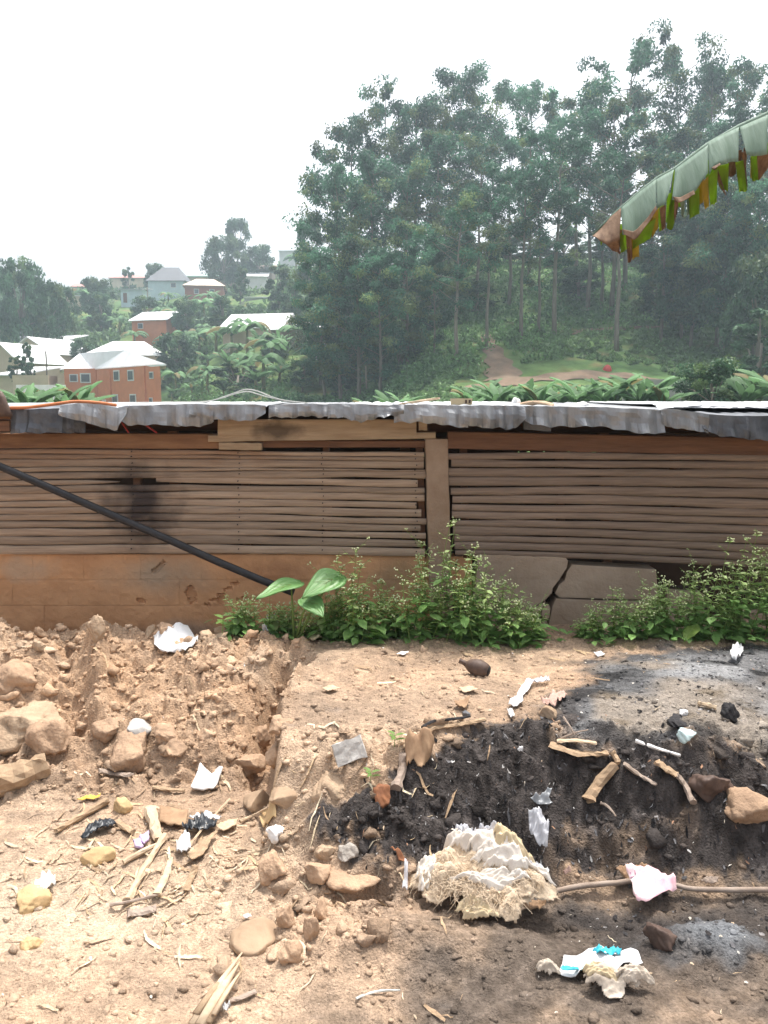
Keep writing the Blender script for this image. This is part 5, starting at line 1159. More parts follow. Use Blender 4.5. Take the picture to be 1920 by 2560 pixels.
put('clay_chunk', 610, 1925, (100, 50), m_clod, 'long clod right of the broken white tile', 'clay chunk', 416, depth=.7)
put('clay_chunk', 835, 1975, (125, 90), m_clod_pale, 'big pale clay lump at the corner of the bank', 'clay chunk', 417, sink=.55)
put('stone', 705, 2015, (75, 50), m_brownstone, 'brown angular stone below the cut edge', 'stone', 418, cuts=10, rough=.12)
put('stone', 635, 2025, (75, 60), m_brownstone, 'darker brown stone left of the angular stone', 'stone', 419, cuts=9, rough=.12)
put('stone', 645, 2360, (130, 75), m_brownstone, 'smooth flat brown stone near the bottom of the picture', 'stone', 420, cuts=9, rough=.2, depth=.9, sink=.58)
put('clay_chunk', 680, 2190, (75, 65), m_clod, 'large crumb of soil in the middle foreground', 'clay chunk', 421)
put('clay_chunk', 715, 2310, (50, 60), m_clod, 'rounded crumb above the flat brown stone', 'clay chunk', 422)
put('clay_chunk', 775, 2345, (44, 80), m_clod, 'upright crumb right of the flat brown stone', 'clay chunk', 423)
put('clay_chunk', 720, 2400, (60, 60), m_clod, 'crumb below the flat brown stone', 'clay chunk', 424)
put('clay_chunk', 805, 2290, (40, 55), m_clod, 'tall crumb left of the dark hollow', 'clay chunk', 425)
put('clay_chunk', 815, 2150, (55, 45), m_clod_pale, 'pale lump on the rim of the burnt patch', 'clay chunk', 426)
put('clay_chunk', 868, 2150, (46, 42), m_cement, 'grey lump on the rim of the burnt patch', 'clay chunk', 427)
put('clay_chunk', 790, 2200, (70, 60), m_clod, 'broad crumb below the pale rim lump', 'clay chunk', 428)
put('clay_chunk', 880, 2240, (140, 60), m_clod, 'slab of crumbling soil over the dark hollow', 'clay chunk', 429, depth=.8)
put('stone', 690, 2095, (42, 36), m_paper, 'whitish lump left of the burnt patch', 'stone', 430, cuts=5)
put('stone', 1660, 2365, (70, 60), m_brown, 'brown lump left of the large ashy one', 'stone', 432, cuts=7)
put('stone', 1870, 2060, (150, 90), m_clod, 'brown earth lump at the right picture edge', 'clay chunk', 433, cuts=6)
put('stone', 1785, 1990, (90, 70), m_brown, 'dark brown lump under the ash platform edge', 'stone', 434)
put('stone', 955, 2010, (46, 66), m_rust, 'rusty orange lump at the burnt edge', 'stone', 435)
put('stone', 1165, 1790, (22, 16), m_greystone, 'small round grey pebble on the bank', 'stone', 436, smooth=True, rough=.08)
put('ball_of_ash', 1715, 1852, (44, 34), m_mint, 'mint-white melted lump in the ash', 'lump', 437)
put('stone', 1712, 1788, (28, 12), m_white, 'flat white shell-like piece in the ash', 'piece', 438)
put('stone', 1302, 1875, (14, 14), m_white, 'little white pebble in the charcoal', 'stone', 439, smooth=True)
put('charred_lump', 1826, 1800, (42, 50), m_char, 'charred lump standing in the ash', 'lump', 440)
put('charred_lump', 1700, 1815, (70, 22), m_char, 'low charred roll behind the mint lump', 'lump', 441)
put('cement_chunk', 1370, 1795, (44, 36), m_brownstone, 'brown lump below the torn white plastic', 'lump', 442)
put('ochre_stone', 240, 2160, (80, 44), m_ochre, 'yellow ochre stone among the straw', 'stone', 443, cuts=12, rough=.16, depth=.6, rz=.5)
put('ochre_stone', 300, 2032, (46, 40), m_ochre, 'ochre lump by the dark slit in the litter', 'stone', 444, cuts=8)
put('ochre_stone', 80, 2370, (46, 36), m_ochre, 'ochre flake near the lower left corner', 'stone', 445, cuts=12, sink=.45)
put('ochre_stone', 70, 2275, (85, 40), m_ochre, 'ochre lump below the white scrap at the left', 'stone', 446)
# rectangular fragment of cement block
fr = G(882, 1905); k = mpp(fr); mb = MB(); v, f = boxv(-36 * k, 36 * k, -16 * k, 16 * k, 0, 52 * k); rr_ = random.Random(3)
bm = bmesh.new(); vs = [bm.verts.new(a) for a in v]; [bm.faces.new([vs[i] for i in q]) for q in f]; bmesh.ops.subdivide_edges(bm, edges=bm.edges[:], cuts=3, use_grid_fill=True)
for a in bm.verts: a.co += Vector((rr_.uniform(-1, 1), rr_.uniform(-1, 1), rr_.uniform(-1, 1))) * .0035
me = bpy.data.meshes.new('fragment'); bm.to_mesh(me); bm.free(); me.materials.append(m_stone)
o = link('block_fragment', me, loc=fr); o.rotation_euler = (-.5, -.28, .2); tag(o, 'squared grey fragment of cement block on the bank', 'block fragment')
# dark brown bulb-shaped thing with a stub
g = G(1188, 1688); k = mpp(g); bl = empty('wooden_bulb', g, 'dark brown bulb-shaped object lying on the bank', 'bulb'); bl.rotation_euler = (0, .15, -.45)
mb = MB(); rr_ = [4, 17, 23, 26, 25, 21, 14, 13]; xx_ = [-26, -18, -8, 4, 14, 24, 31, 26]
mb.add(*tube([(a * k, 0, 20 * k) for a in (-26, -18, -8, 4, 14, 24, 31)], [r_ * k for r_ in (9, 15, 19, 21, 20, 17, 13)], 16)); mb.obj('body', m_brown, bl, smooth=True)
mb = MB(); mb.add(*tube([(31.2 * k, 0, 20 * k), (27 * k, 0, 20 * k)], [8 * k, 3 * k], 10)); mb.add(*tube([(30 * k, 0, 20 * k), (33 * k, 0, 20 * k)], [13 * k, 11 * k], 14)); mb.obj('rim', m_char, bl, smooth=True)
mb = MB(); mb.add(*tube([(-24 * k, 0, 20 * k), (-36 * k, 2 * k, 22 * k), (-46 * k, 0, 24 * k)], [8 * k, 6 * k, 7 * k], 8)); mb.obj('stub', m_brown, bl, smooth=True)

def flat(name, pts, m, label, cat, lift=.012, crump=.008, seed=0, thick=.0015, back=0., group=None, curl=0., mats=None):
    """thin scrap: its outline is laid on the soil where the photo shows it, crumpled, with thickness"""
    W3 = [G(a, b) for a, b in pts]; c = sum(W3, Vector()) / len(W3); zz = max(p.z for p in W3) * .5 + c.z * .5
    bm = bmesh.new(); vs = [bm.verts.new((p.x - c.x, p.y - c.y, 0)) for p in W3]; bm.faces.new(vs); bmesh.ops.triangulate(bm, faces=bm.faces[:])
    for _ in range(3 if len(pts) < 9 else 2): bmesh.ops.subdivide_edges(bm, edges=bm.edges[:], cuts=1, use_grid_fill=True)
    xs_ = [v.co.x for v in bm.verts]; ys_ = [v.co.y for v in bm.verts]; sx = max(xs_) - min(xs_) + 1e-6; sy = max(ys_) - min(ys_) + 1e-6; sc_ = 6 / max(sx, sy)
    P0 = np.array([v.co[:] for v in bm.verts]); hz = yard_macro(P0[:, 0] + c.x, P0[:, 1] + c.y); h0 = float(np.mean(hz)); fine = yard(P0[:, 0] + c.x, P0[:, 1] + c.y)
    nn = np.abs(fbm(P0[:, 0] * sc_ + seed, P0[:, 1] * sc_, 3, seed)) * 2 * crump
    for v, a, b in zip(bm.verts, nn, .5 * fine + .5 * np.maximum(fine, hz)):
        t = (v.co.y - min(ys_)) / sy; v.co.z = b - c.z + lift + a + back * t * t + curl * ((v.co.x - (max(xs_) + min(xs_)) / 2) / sx * 2) ** 2
    for f_ in bm.faces: f_.smooth = True
    bmesh.ops.recalc_face_normals(bm, faces=bm.faces[:]); me = bpy.data.meshes.new(name); bm.to_mesh(me); bm.free(); me.materials.append(m)
    o = link(name, me, loc=c); s_ = o.modifiers.new('t', 'SOLIDIFY'); s_.thickness = thick; return tag(o, label, cat, group)
flat('plastic_sheet', [(386, 1606), (400, 1598), (430, 1592), (470, 1588), (494, 1584), (496, 1600), (488, 1622), (455, 1634), (430, 1640), (408, 1646), (386, 1636)], m_white, 'crumpled white sheet lying on top of the soil heap', 'sheet', .02, .03, 1, back=.05)
flat('broken_tile', [(477, 1982), (502, 1936), (556, 1937), (532, 1982), (510, 1986)], m_paper, 'cracked white tile piece at the foot of the heap', 'tile', .022, .001, 2, .007, back=.03)
flat('plastic_scrap', [(655, 1578), (668, 1570), (690, 1566), (696, 1585), (668, 1594)], m_film, 'clear plastic scrap at the foot of the weeds', 'scrap', .02, .02, 3, back=.05)
flat('paper_scrap', [(765, 1595), (782, 1582), (800, 1604), (776, 1608)], m_cream, 'yellowish scrap below the cocoyam leaves', 'scrap', .02, .01, 4, back=.04)
flat('plastic_strip', [(1270, 1772), (1290, 1750), (1305, 1722), (1318, 1710), (1332, 1714), (1322, 1734), (1306, 1748), (1308, 1768), (1288, 1774)], m_white, 'torn white plastic strip on the bank', 'strip', .012, .02, 5)
flat('plastic_strip', [(1318, 1712), (1345, 1706), (1372, 1704), (1374, 1712), (1345, 1716), (1330, 1722)], m_film, 'shredded clear tail beside the torn white strip', 'strip', .012, .015, 6)
flat('plastic_scrap', [(1268, 1782), (1280, 1780), (1286, 1800), (1276, 1806)], m_white, 'small white scrap below the torn strip', 'scrap', .012, .01, 7)
flat('rag', [(1350, 1772), (1380, 1752), (1410, 1740), (1418, 1748), (1400, 1762), (1386, 1778), (1360, 1784)], m_pinkrag, 'crumpled pinkish rag at the edge of the ash', 'rag', .012, .03, 8)
flat('round_scrap', [(1012, 1890), (1024, 1876), (1050, 1870), (1078, 1876), (1086, 1896), (1078, 1918), (1064, 1934), (1054, 1944), (1034, 1922), (1016, 1942)], m_dryleaf, 'round brown leathery scrap at the burnt edge', 'scrap', .03, .012, 9, .003, back=.04)
flat('plastic_fragment', [(1324, 2010), (1334, 2000), (1356, 2002), (1368, 1992), (1380, 1996), (1372, 2016), (1382, 2028), (1350, 2026)], m_tin, 'grey plastic fragment in the charcoal', 'fragment', .015, .006, 10, .003)
flat('dead_leaf', [(1538, 2202), (1560, 2190), (1590, 2184), (1614, 2194), (1620, 2212), (1600, 2220), (1560, 2218)], m_dryleaf, 'dead ribbed leaf above the long stick', 'leaf', .025, .012, 11, curl=.02)
flat('dead_leaf', [(1298, 2276), (1325, 2262), (1355, 2262), (1376, 2274), (1358, 2288), (1318, 2292)], m_dryleaf, 'dead brown leaf right of the rag pile', 'leaf', .015, .012, 12, curl=.015)
flat('dead_leaf', [(975, 2134), (1000, 2140), (1020, 2172), (1000, 2170)], m_rust, 'reddish brown leaf left of the rag pile', 'leaf', .02, .006, 13)
o = flat('pink_paper', [(1560, 2226), (1590, 2222), (1625, 2220), (1660, 2232), (1684, 2244), (1690, 2262), (1650, 2276), (1612, 2292), (1590, 2288), (1578, 2260)], m_pink, 'crumpled pink and white packet lying on the long stick', 'packet', .045, .022, 14, back=.03)
flat('pink_paper', [(1562, 2226), (1580, 2224), (1588, 2240), (1574, 2250)], mat('mauve', (.36, .17, .27), rough=.6), 'mauve flap beside the pink packet', 'scrap', .07, .01, 15)
flat('plastic_wrapper', [(1398, 2440), (1412, 2402), (1470, 2394), (1530, 2394), (1590, 2400), (1606, 2424), (1540, 2440), (1450, 2456), (1404, 2450)], m_white, 'white and teal plastic wrapper in the right foreground', 'wrapper', .010, .022, 16)
flat('wrapper_edge', [(1400, 2444), (1412, 2442), (1470, 2450), (1464, 2456), (1404, 2450)], m_teal, 'teal printed edge of the wrapper in the right foreground', 'wrapper', .03, .004, 17)
flat('wrapper_edge', [(1480, 2402), (1515, 2394), (1552, 2396), (1550, 2408), (1500, 2412)], m_teal, 'teal tuft at the back of the white wrapper', 'wrapper', .022, .018, 18)
flat('paper_scrap', [(68, 2248), (86, 2232), (108, 2208), (138, 2208), (140, 2225), (118, 2240), (90, 2250)], m_paper, 'blown-out white paper at the lower left', 'paper', .02, .02, 19)
flat('plastic_bag', [(455, 2090), (480, 2070), (510, 2062), (545, 2068), (540, 2084), (500, 2094), (470, 2100)], m_black, 'crumpled black plastic bag among the straw', 'bag', .02, .03, 20)
flat('plastic_scrap', [(474, 2066), (490, 2054), (520, 2048), (555, 2058), (548, 2066), (510, 2062)], m_white, 'white plastic scrap behind the black bag', 'scrap', .02, .02, 21)
flat('plastic_scrap', [(445, 2120), (462, 2098), (474, 2110), (478, 2140), (456, 2150), (442, 2142)], m_white, 'white plastic wisp below the black bag', 'scrap', .02, .025, 22)
flat('plastic_bag', [(200, 2108), (230, 2072), (270, 2062), (292, 2068), (280, 2082), (240, 2092), (215, 2108)], m_black, 'dark torn strip of plastic left of the ochre lump', 'strip', .015, .02, 23)
flat('foam_piece', [(352, 2106), (372, 2098), (374, 2116), (358, 2126)], m_lilac, 'upper lilac foam piece among the straw', 'foam', .03, .002, 24, .01)
flat('foam_piece', [(334, 2116), (354, 2114), (358, 2132), (340, 2136)], m_lilac, 'lower lilac foam piece among the straw', 'foam', .025, .002, 25, .01)
flat('bottle_cap', [(256, 2142), (268, 2140), (272, 2150), (260, 2154)], m_blue, 'bright blue plastic bit beside the ochre stone', 'plastic bit', .012, .003, 26, .006)
flat('plastic_tag', [(192, 2008), (225, 1996), (252, 1994), (246, 2002), (200, 2010)], m_yellow, 'yellow plastic tag in the left litter', 'tag', .012, .006, 27)
flat('paper_scrap', [(606, 2302), (620, 2294), (630, 2302), (616, 2310)], m_white, 'tiny white scrap above the flat brown stone', 'scrap', .012, .004, 28)
flat('plastic_scrap', [(542, 2540), (560, 2528), (578, 2530), (570, 2546)], m_white, 'white wisp of plastic beside the dry husk', 'scrap', .012, .02, 29)
flat('wood_flake', [(470, 2150), (520, 2110), (540, 2092), (545, 2098), (510, 2150), (478, 2166)], m_wood, 'broad tan flake of husk in the straw', 'flake', .02, .006, 30, .003)
flat('wood_flake', [(540, 2080), (570, 2064), (596, 2062), (590, 2076), (556, 2092)], m_straw, 'pale yellow flake right of the black bag', 'flake', .018, .006, 31, .003)
flat('wood_flake', [(400, 2030), (440, 2034), (470, 2040), (465, 2076), (430, 2078), (398, 2068)], m_dryleaf, 'flat brown bark piece above the straw', 'bark', .02, .008, 32, .004)
flat('wood_flake', [(648, 2058), (668, 2036), (690, 2046), (690, 2066), (668, 2078)], m_ochre, 'ochre husk flake below the angular stone', 'flake', .02, .006, 33, .003)
flat('plastic_film', [(1005, 2250), (1012, 2196), (1020, 2200), (1018, 2252)], m_film, 'thin clear strip standing left of the rag pile', 'film', .03, .01, 34, back=.03)
flat('plastic_film', [(1320, 2070), (1345, 2068), (1372, 2090), (1368, 2140), (1340, 2130), (1322, 2110)], m_film, 'smoky plastic film behind the rag pile', 'film', .02, .02, 35, back=.04)
flat('plastic_scrap', [(1344, 2192), (1356, 2184), (1372, 2196), (1366, 2214), (1350, 2210)], m_white, 'small white scrap right of the rag pile', 'scrap', .02, .02, 36)
flat('paper_scrap', [(1408, 2188), (1424, 2182), (1428, 2194), (1412, 2200)], m_pinkrag, 'small pink scrap above the left end of the stick', 'scrap', .012, .004, 37)
flat('paper_scrap', [(1822, 1655), (1832, 1628), (1852, 1622), (1858, 1640), (1840, 1664)], m_white, 'white crumpled scrap at the back of the ash', 'scrap', .02, .03, 38)
flat('paper_scrap', [(1484, 1638), (1500, 1634), (1512, 1642), (1494, 1648)], m_white, 'white scrap at the left rim of the ash', 'scrap', .012, .006, 39)
flat('paper_scrap', [(990, 1640), (1005, 1634), (1022, 1636), (1010, 1644)], m_paper, 'pale chip on the bank below the weeds', 'scrap', .01, .004, 40)
flat('dead_leaf', [(1134, 1770), (1150, 1758), (1174, 1762), (1166, 1780), (1144, 1778)], m_dryleaf, 'curled tan leaf above the round grey pebble', 'leaf', .012, .01, 41, curl=.02)
flat('dead_leaf', [(1142, 1726), (1180, 1722), (1200, 1734), (1160, 1738)], m_straw, 'pale dry leaf in the middle of the bank', 'leaf', .012, .006, 42)
flat('dead_leaf', [(805, 1728), (830, 1722), (850, 1728), (835, 1734), (812, 1734)], m_straw, 'pale dry leaf near the cut edge', 'leaf', .012, .006, 43)
flat('dead_leaf', [(1750, 2216), (1770, 2208), (1796, 2208), (1792, 2224), (1764, 2228)], m_stick, 'grey dead leaf above the right end of the stick', 'leaf', .018, .006, 44)

def stick(name, pts, r0, r1, m, label, cat='stick', lift=.012, n=7, wob=.0, group=None, flatk=1.):
    W3 = [G(a, b) for a, b in pts]
    # keep the stick from dipping into hollows
    W3 = [p + Vector((0, 0, lift)) for p in W3]; k = mpp(W3[0])
    return simple_tube(name, W3, [r0 * k, r1 * k], m, label, cat, n=n, wob=wob, seed=len(label), flat=flatk, jag=.16)
simple_tube('long_stick', [G(1362, 2252) + Vector((0, 0, .02)), G(1440, 2238) + Vector((0, 0, .025)), G(1540, 2230) + Vector((0, 0, .03)), G(1640, 2224) + Vector((0, 0, .035)), G(1700, 2240) + Vector((0, 0, .03)), G(1780, 2246) + Vector((0, 0, .03)), G(1990, 2250) + Vector((0, 0, .035))],
            [.0085, .0095, .0085, .008, .0095], m_stick, 'long bare stick lying across the dark soil at the right', 'stick', n=9, wob=.001)
stick('charred_stick', [(1058, 1850), (1082, 1832), (1130, 1826), (1170, 1820), (1210, 1812)], 9, 8, m_wood, 'brown half-charred stick on the edge of the bank', lift=.018, flatk=.6)
stick('charred_stick', [(1056, 1846), (1084, 1826), (1130, 1822), (1176, 1816)], 4, 3, m_char, 'charred bark peeling from the brown stick', 'bark', lift=.034)
stick('wood_stub', [(990, 1995), (1003, 1950), (1010, 1900)], 12, 9, m_stick, 'dark upright wood stub beside the round scrap', 'stick', lift=.025)
stick('split_wood', [(1376, 1880), (1430, 1896), (1480, 1902), (1520, 1898)], 14, 9, m_wood, 'splintered brown wood strip over the charcoal', 'wood', lift=.022, flatk=.4)
stick('split_wood', [(1392, 1878), (1440, 1880), (1490, 1884)], 9, 6, m_straw, 'paler splinter on top of the brown wood strip', 'wood', lift=.04, flatk=.4)
stick('split_wood', [(1470, 2022), (1500, 1975), (1538, 1930)], 16, 11, m_wood, 'short thick wood billet pointing down the burnt slope', 'wood', lift=.03, flatk=.6)
stick('split_wood', [(1530, 1900), (1540, 1915), (1545, 1930)], 8, 6, m_wood, 'small wood chip above the thick billet', 'wood', lift=.03)
stick('white_stick', [(1588, 1866), (1640, 1886), (1700, 1906)], 4, 3.4, m_paper, 'straight white stick lying on the ash', lift=.02)
stick('charred_stick', [(1690, 1955), (1710, 1990), (1732, 2026)], 9, 12, m_stick, 'grey spoon-shaped wood on the burnt slope', 'wood', lift=.025, flatk=.5)
stick('split_wood', [(1640, 1922), (1662, 1936), (1690, 1952)], 13, 9, m_wood, 'frayed brown wood end below the white stick', 'wood', lift=.02, flatk=.5)
stick('charred_stick', [(1560, 1925), (1600, 1955), (1640, 1980)], 9, 6, m_stick, 'grey slat lying below the wood strip', 'wood', lift=.02, flatk=.5)
stick('log', [(-60, 1990), (40, 1962), (112, 1938)], 30, 30, m_wood, 'short split log at the left picture edge', 'log', lift=.03, n=12)
stick('wood_strip', [(248, 1936), (290, 1942), (326, 1948)], 9, 7, m_stick, 'grey wood slat below the brown clay chunk', 'slat', lift=.012, flatk=.5)
stick('wood_strip', [(382, 1978), (420, 1982), (462, 1984)], 6, 5, m_wood, 'thin wood slat left of the white tile', 'slat', lift=.012, flatk=.6)
stick('stick', [(140, 2090), (200, 2052), (268, 2010)], 6, 9, m_wood, 'slanting brown stick in the left litter', lift=.014)
stick('stick', [(375, 2036), (388, 2075), (398, 2110)], 13, 10, m_straw, 'pale stub of cane among the straw', 'cane', lift=.014)
stick('stick', [(308, 2166), (360, 2138), (400, 2118)], 6, 5, m_straw, 'thin cane beside the lilac foam', 'cane', lift=.014)
stick('stick', [(318, 2268), (345, 2216), (380, 2150), (412, 2100)], 9, 7, m_straw, 'longest pale cane in the left foreground', 'cane', lift=.016)
stick('stick', [(392, 2250), (416, 2200), (428, 2160)], 9, 5, m_straw, 'second pale cane right of the longest one', 'cane', lift=.016, flatk=.5)
stick('stick', [(465, 2236), (480, 2200), (490, 2176)], 7, 8, m_wood, 'tan husk strip below the broad flake', 'husk', lift=.014, flatk=.5)
stick('stick', [(275, 2280), (340, 2262), (404, 2246)], 4, 3, m_stick, 'thin brown twig below the longest cane', 'twig', lift=.014)
stick('stick', [(290, 2062), (312, 2078), (334, 2090)], 9, 8, m_wood, 'wood chip below the ochre lump', 'chip', lift=.014, flatk=.5)
stick('stick', [(474, 2126), (520, 2070), (575, 2010)], 3, 2, m_straw, 'long thin straw stalk crossing the flakes', 'stalk', lift=.02, n=5)
stick('stick', [(600, 2064), (640, 2046), (672, 2028)], 4, 3, m_straw, 'straw stalk below the brown stones', 'stalk', lift=.016, n=5)
stick('stick', [(320, 2290), (350, 2288), (392, 2282)], 13, 9, m_stick, 'dark bark piece in the left foreground', 'bark', lift=.01, flatk=.5)
stick('stick', [(570, 2512), (590, 2508), (640, 2488)], 7, 5, m_stick, 'curved grey bark strip beside the dry husk', 'bark', lift=.01, flatk=.5)
stick('root', [(560, 2150), (620, 2140), (690, 2122)], 2, 1.5, m_straw, 'thin pale root across the middle soil', 'root', lift=.008, n=4)
stick('root', [(890, 2510), (940, 2488), (1000, 2482)], 3, 2, m_cable, 'pale wire-like root at the bottom of the picture', 'root', lift=.008, n=5)
stick('twig', [(1400, 1868), (1436, 1848), (1470, 1838)], 2.5, 1.5, m_stick, 'right arm of the forked grey twig on the ash', 'twig', lift=.02, n=5)
stick('twig', [(1408, 1806), (1424, 1832), (1436, 1852)], 2.5, 1.5, m_stick, 'left arm of the forked grey twig on the ash', 'twig', lift=.02, n=5)
stick('twig', [(1500, 2022), (1520, 2034), (1540, 2056)], 4, 2, m_stick, 'grey twig below the thick billet', 'twig', lift=.02, n=5)
stick('twig', [(1622, 2106), (1634, 2096), (1648, 2104), (1642, 2120), (1640, 2132)], 2.4, 2, m_white, 'curly white thread in the charcoal', 'thread', lift=.016, n=5)
stick('twig', [(1745, 1768), (1765, 1772), (1790, 1778)], 5, 6, m_straw, 'pale bone-like stick beside the charred lump', 'stick', lift=.014, n=6)
# bundle of dry husk
g = G(560, 2520); hb = empty('dry_husk', g, 'bundle of dry split husk at the bottom left', 'husk')
for i, (a, b, w, m_) in enumerate((((480, 2575), (606, 2400), 10, m_straw), ((500, 2580), (600, 2424), 13, m_straw), ((520, 2580), (608, 2440), 9, m_wood), ((490, 2560), (590, 2430), 9, m_wood), ((535, 2570), (600, 2450), 6, m_straw))):
    p0 = G(*a) + Vector((0, 0, .015 + .004 * i)) - g; p1 = G(*b) + Vector((0, 0, .022)) - g; k = mpp(g)
    mb = MB(); mb.add(*tube([p0, p0.lerp(p1, .4) + Vector((.004, 0, .012)), p1], [w * k, w * k, 2 * k], 6, .5)); mb.obj('husk_strip', m_, hb, smooth=True)

# pile of burlap and white cloth
g = G(1195, 2238); k = mpp(g); k *= .9; rp_ = empty('rag_pile', g, 'heap of frayed burlap and white cloth in the fire pit', 'rag pile')
LUMPS = [(-85, 5, 95, 85, 116), (30, 30, 135, 95, 134), (105, -35, 95, 75, 84), (-25, -55, 115, 62, 72), (-120, -45, 60, 48, 56), (70, 10, 80, 80, 120), (-40, 40, 80, 60, 135)]
def domez(x, y):
    z = np.full(np.shape(x), -3.)
    for cx, cy, a, b, h in LUMPS: z = np.maximum(z, h * np.exp(-(((x - cx) / a) ** 2 + ((y - cy) / b) ** 2) * 1.3) - 9)
    return z * (1 + .22 * fbm(x / 60, y / 60, 3, 91))
def drape(name, cx, cy, w, d, lift, m, seed, ang=0., ff=6., amp=14., N=60):
    """crumpled cloth lying over the heap, lengths in picture pixels at its distance"""
    t = np.linspace(-1, 1, N); A, B = np.meshgrid(t, t); A = A.ravel(); B = B.ravel(); r0 = np.hypot(A, B); an = np.arctan2(B, A)
    rim = .80 + .22 * vnoise(np.cos(an) * 2 + seed, np.sin(an) * 2, seed) + .10 * vnoise(np.cos(an) * 7 + seed, np.sin(an) * 7, seed)
    rr = r0 / rim; ca, sa = math.cos(ang), math.sin(ang); fx = A * ca + B * sa; fy = -A * sa + B * ca
    wv = fbm(A * 2 + seed, B * 2, 3, seed); fold_ = 1 - np.abs(np.sin(fy * ff + 2.4 * wv + seed)); fold2 = 1 - np.abs(np.sin(fx * ff * .35 + 3 * wv))
    x = cx + fx * w / 2 * 1.0 + 5 * wv; y = cy + fy * d / 2
    edge = np.clip(1.15 - rr, 0, .35) / .35
    if m is not m_burlap: fold_ = .45 * fold_ + .8 * (1 - np.minimum(1, 2.2 * np.abs(fbm(fx * w / 120 + seed, fy * d / 55, 4, seed + 4))))
    if m is m_burlap: fold_ = 1 - np.minimum(1, 2.5 * np.abs(fbm(A * w / 70 + seed, B * d / 70, 4, seed))); fold2 = 0
    z = domez(x, y) + lift * edge + amp * edge * (fold_ ** 1.2 + .5 * fold2 + .6 * fbm(A * 6, B * 6, 3, seed + 2))
    V = np.stack([x * k, y * k, np.maximum(z, -3) * k], 1); Q = gridq(N, N); Q = Q[(rr[Q] < 1).all(1)]
    used, inv = np.unique(Q, return_inverse=True); o = link(name, npmesh(name, V[used], inv.reshape(-1, 4), m, smooth=True), rp_)
    o.modifiers.new('t', 'SOLIDIFY').thickness = .002; return o
drape('burlap', 0, -10, 400, 270, 0, m_burlap, 501, .0, 6, 20)
drape('burlap', -85, -20, 190, 130, 8, m_burlap, 502, -.9, 8, 14)
drape('burlap', 60, -45, 230, 120, 8, m_burlap, 503, -.6, 9, 14)
drape('white_cloth', 35, 30, 190, 120, 14, m_cloth, 504, -.5, 5, 18)
drape('white_cloth', 85, -15, 230, 60, 20, m_cloth, 505, -.65, 4, 14)
drape('white_cloth', 20, -50, 220, 44, 18, m_cloth, 506, -.55, 3, 12)
drape('white_cloth', -130, -10, 70, 120, 10, m_cloth, 507, 1.2, 5, 12)
drape('cream_cloth', 80, 20, 130, 80, 34, m_cream, 508, .2, 3, 16)
drape('white_cloth', -30, 45, 130, 80, 18, m_cloth, 509, .4, 5, 18)
drape('yellow_scrap', -15, -100, 110, 44, 8, m_cream, 510, .1, 4, 8)
drape('plastic_film', -25, 62, 90, 60, 34, m_film, 531, .4, 6, 20)
drape('plastic_film', 45, 66, 90, 50, 36, m_film, 532, 1.2, 6, 20)
drape('plastic_film', 140, 10, 70, 70, 22, m_film, 533, .7, 6, 14)
fr_ = MB(); r = random.Random(12)
for i in range(620):
    x0_ = r.uniform(-150, 150); y0_ = -r.uniform(0, 1) ** .7 * 100; an = r.uniform(-2.9, -.2) if r.random() < .7 else r.uniform(0, 6.28); L = r.uniform(14, 48); pts_ = []
    if (x0_ / 160) ** 2 + (y0_ / 105) ** 2 > .9: continue
    if x0_ > 0 and r.random() < .45: continue
    for q in range(4):
        t = q / 3; xx = x0_ + math.cos(an) * L * t + r.uniform(-4, 4); an += r.uniform(-.5, .5); yy = y0_ + math.sin(an) * L * t * .8 + r.uniform(-3, 3); zz = max(1., float(domez(np.array([xx]), np.array([yy]))[0]) + 16 + 6 * math.sin(3 * t)); pts_.append(Vector((xx, yy, zz)) * k)
    fr_.add(*tube(pts_, [.0011, .0011, .0009, .0005], 3))
o = fr_.obj('fringe', m_burlap, rp_); o['kind'] = 'stuff'
# beige cloth on the wrapper
g = G(1530, 2458); k = mpp(g); rp_ = empty('cloth_wad', g, 'wadded beige cloth lying on the teal wrapper', 'cloth')
LUMPS = [(-30, 0, 55, 32, 44), (40, -5, 50, 28, 40)]
drape('cloth', 0, 0, 170, 90, 2, m_rag, 511, .1, 6, 8)
drape('cloth', 40, -8, 100, 40, 8, m_rag, 512, -.5, 4, 8)
drape('cloth', -25, -4, 90, 40, 8, m_cream, 513, .5, 4, 8)
g = G(1368, 2432); k = mpp(g); rp_ = empty('cloth_wad', g, 'small dirty cloth knot left of the wrapper', 'cloth')
LUMPS = [(0, 0, 30, 22, 30)]
drape('cloth', 0, 0, 66, 44, 2, m_rag, 514, .2, 4, 7)

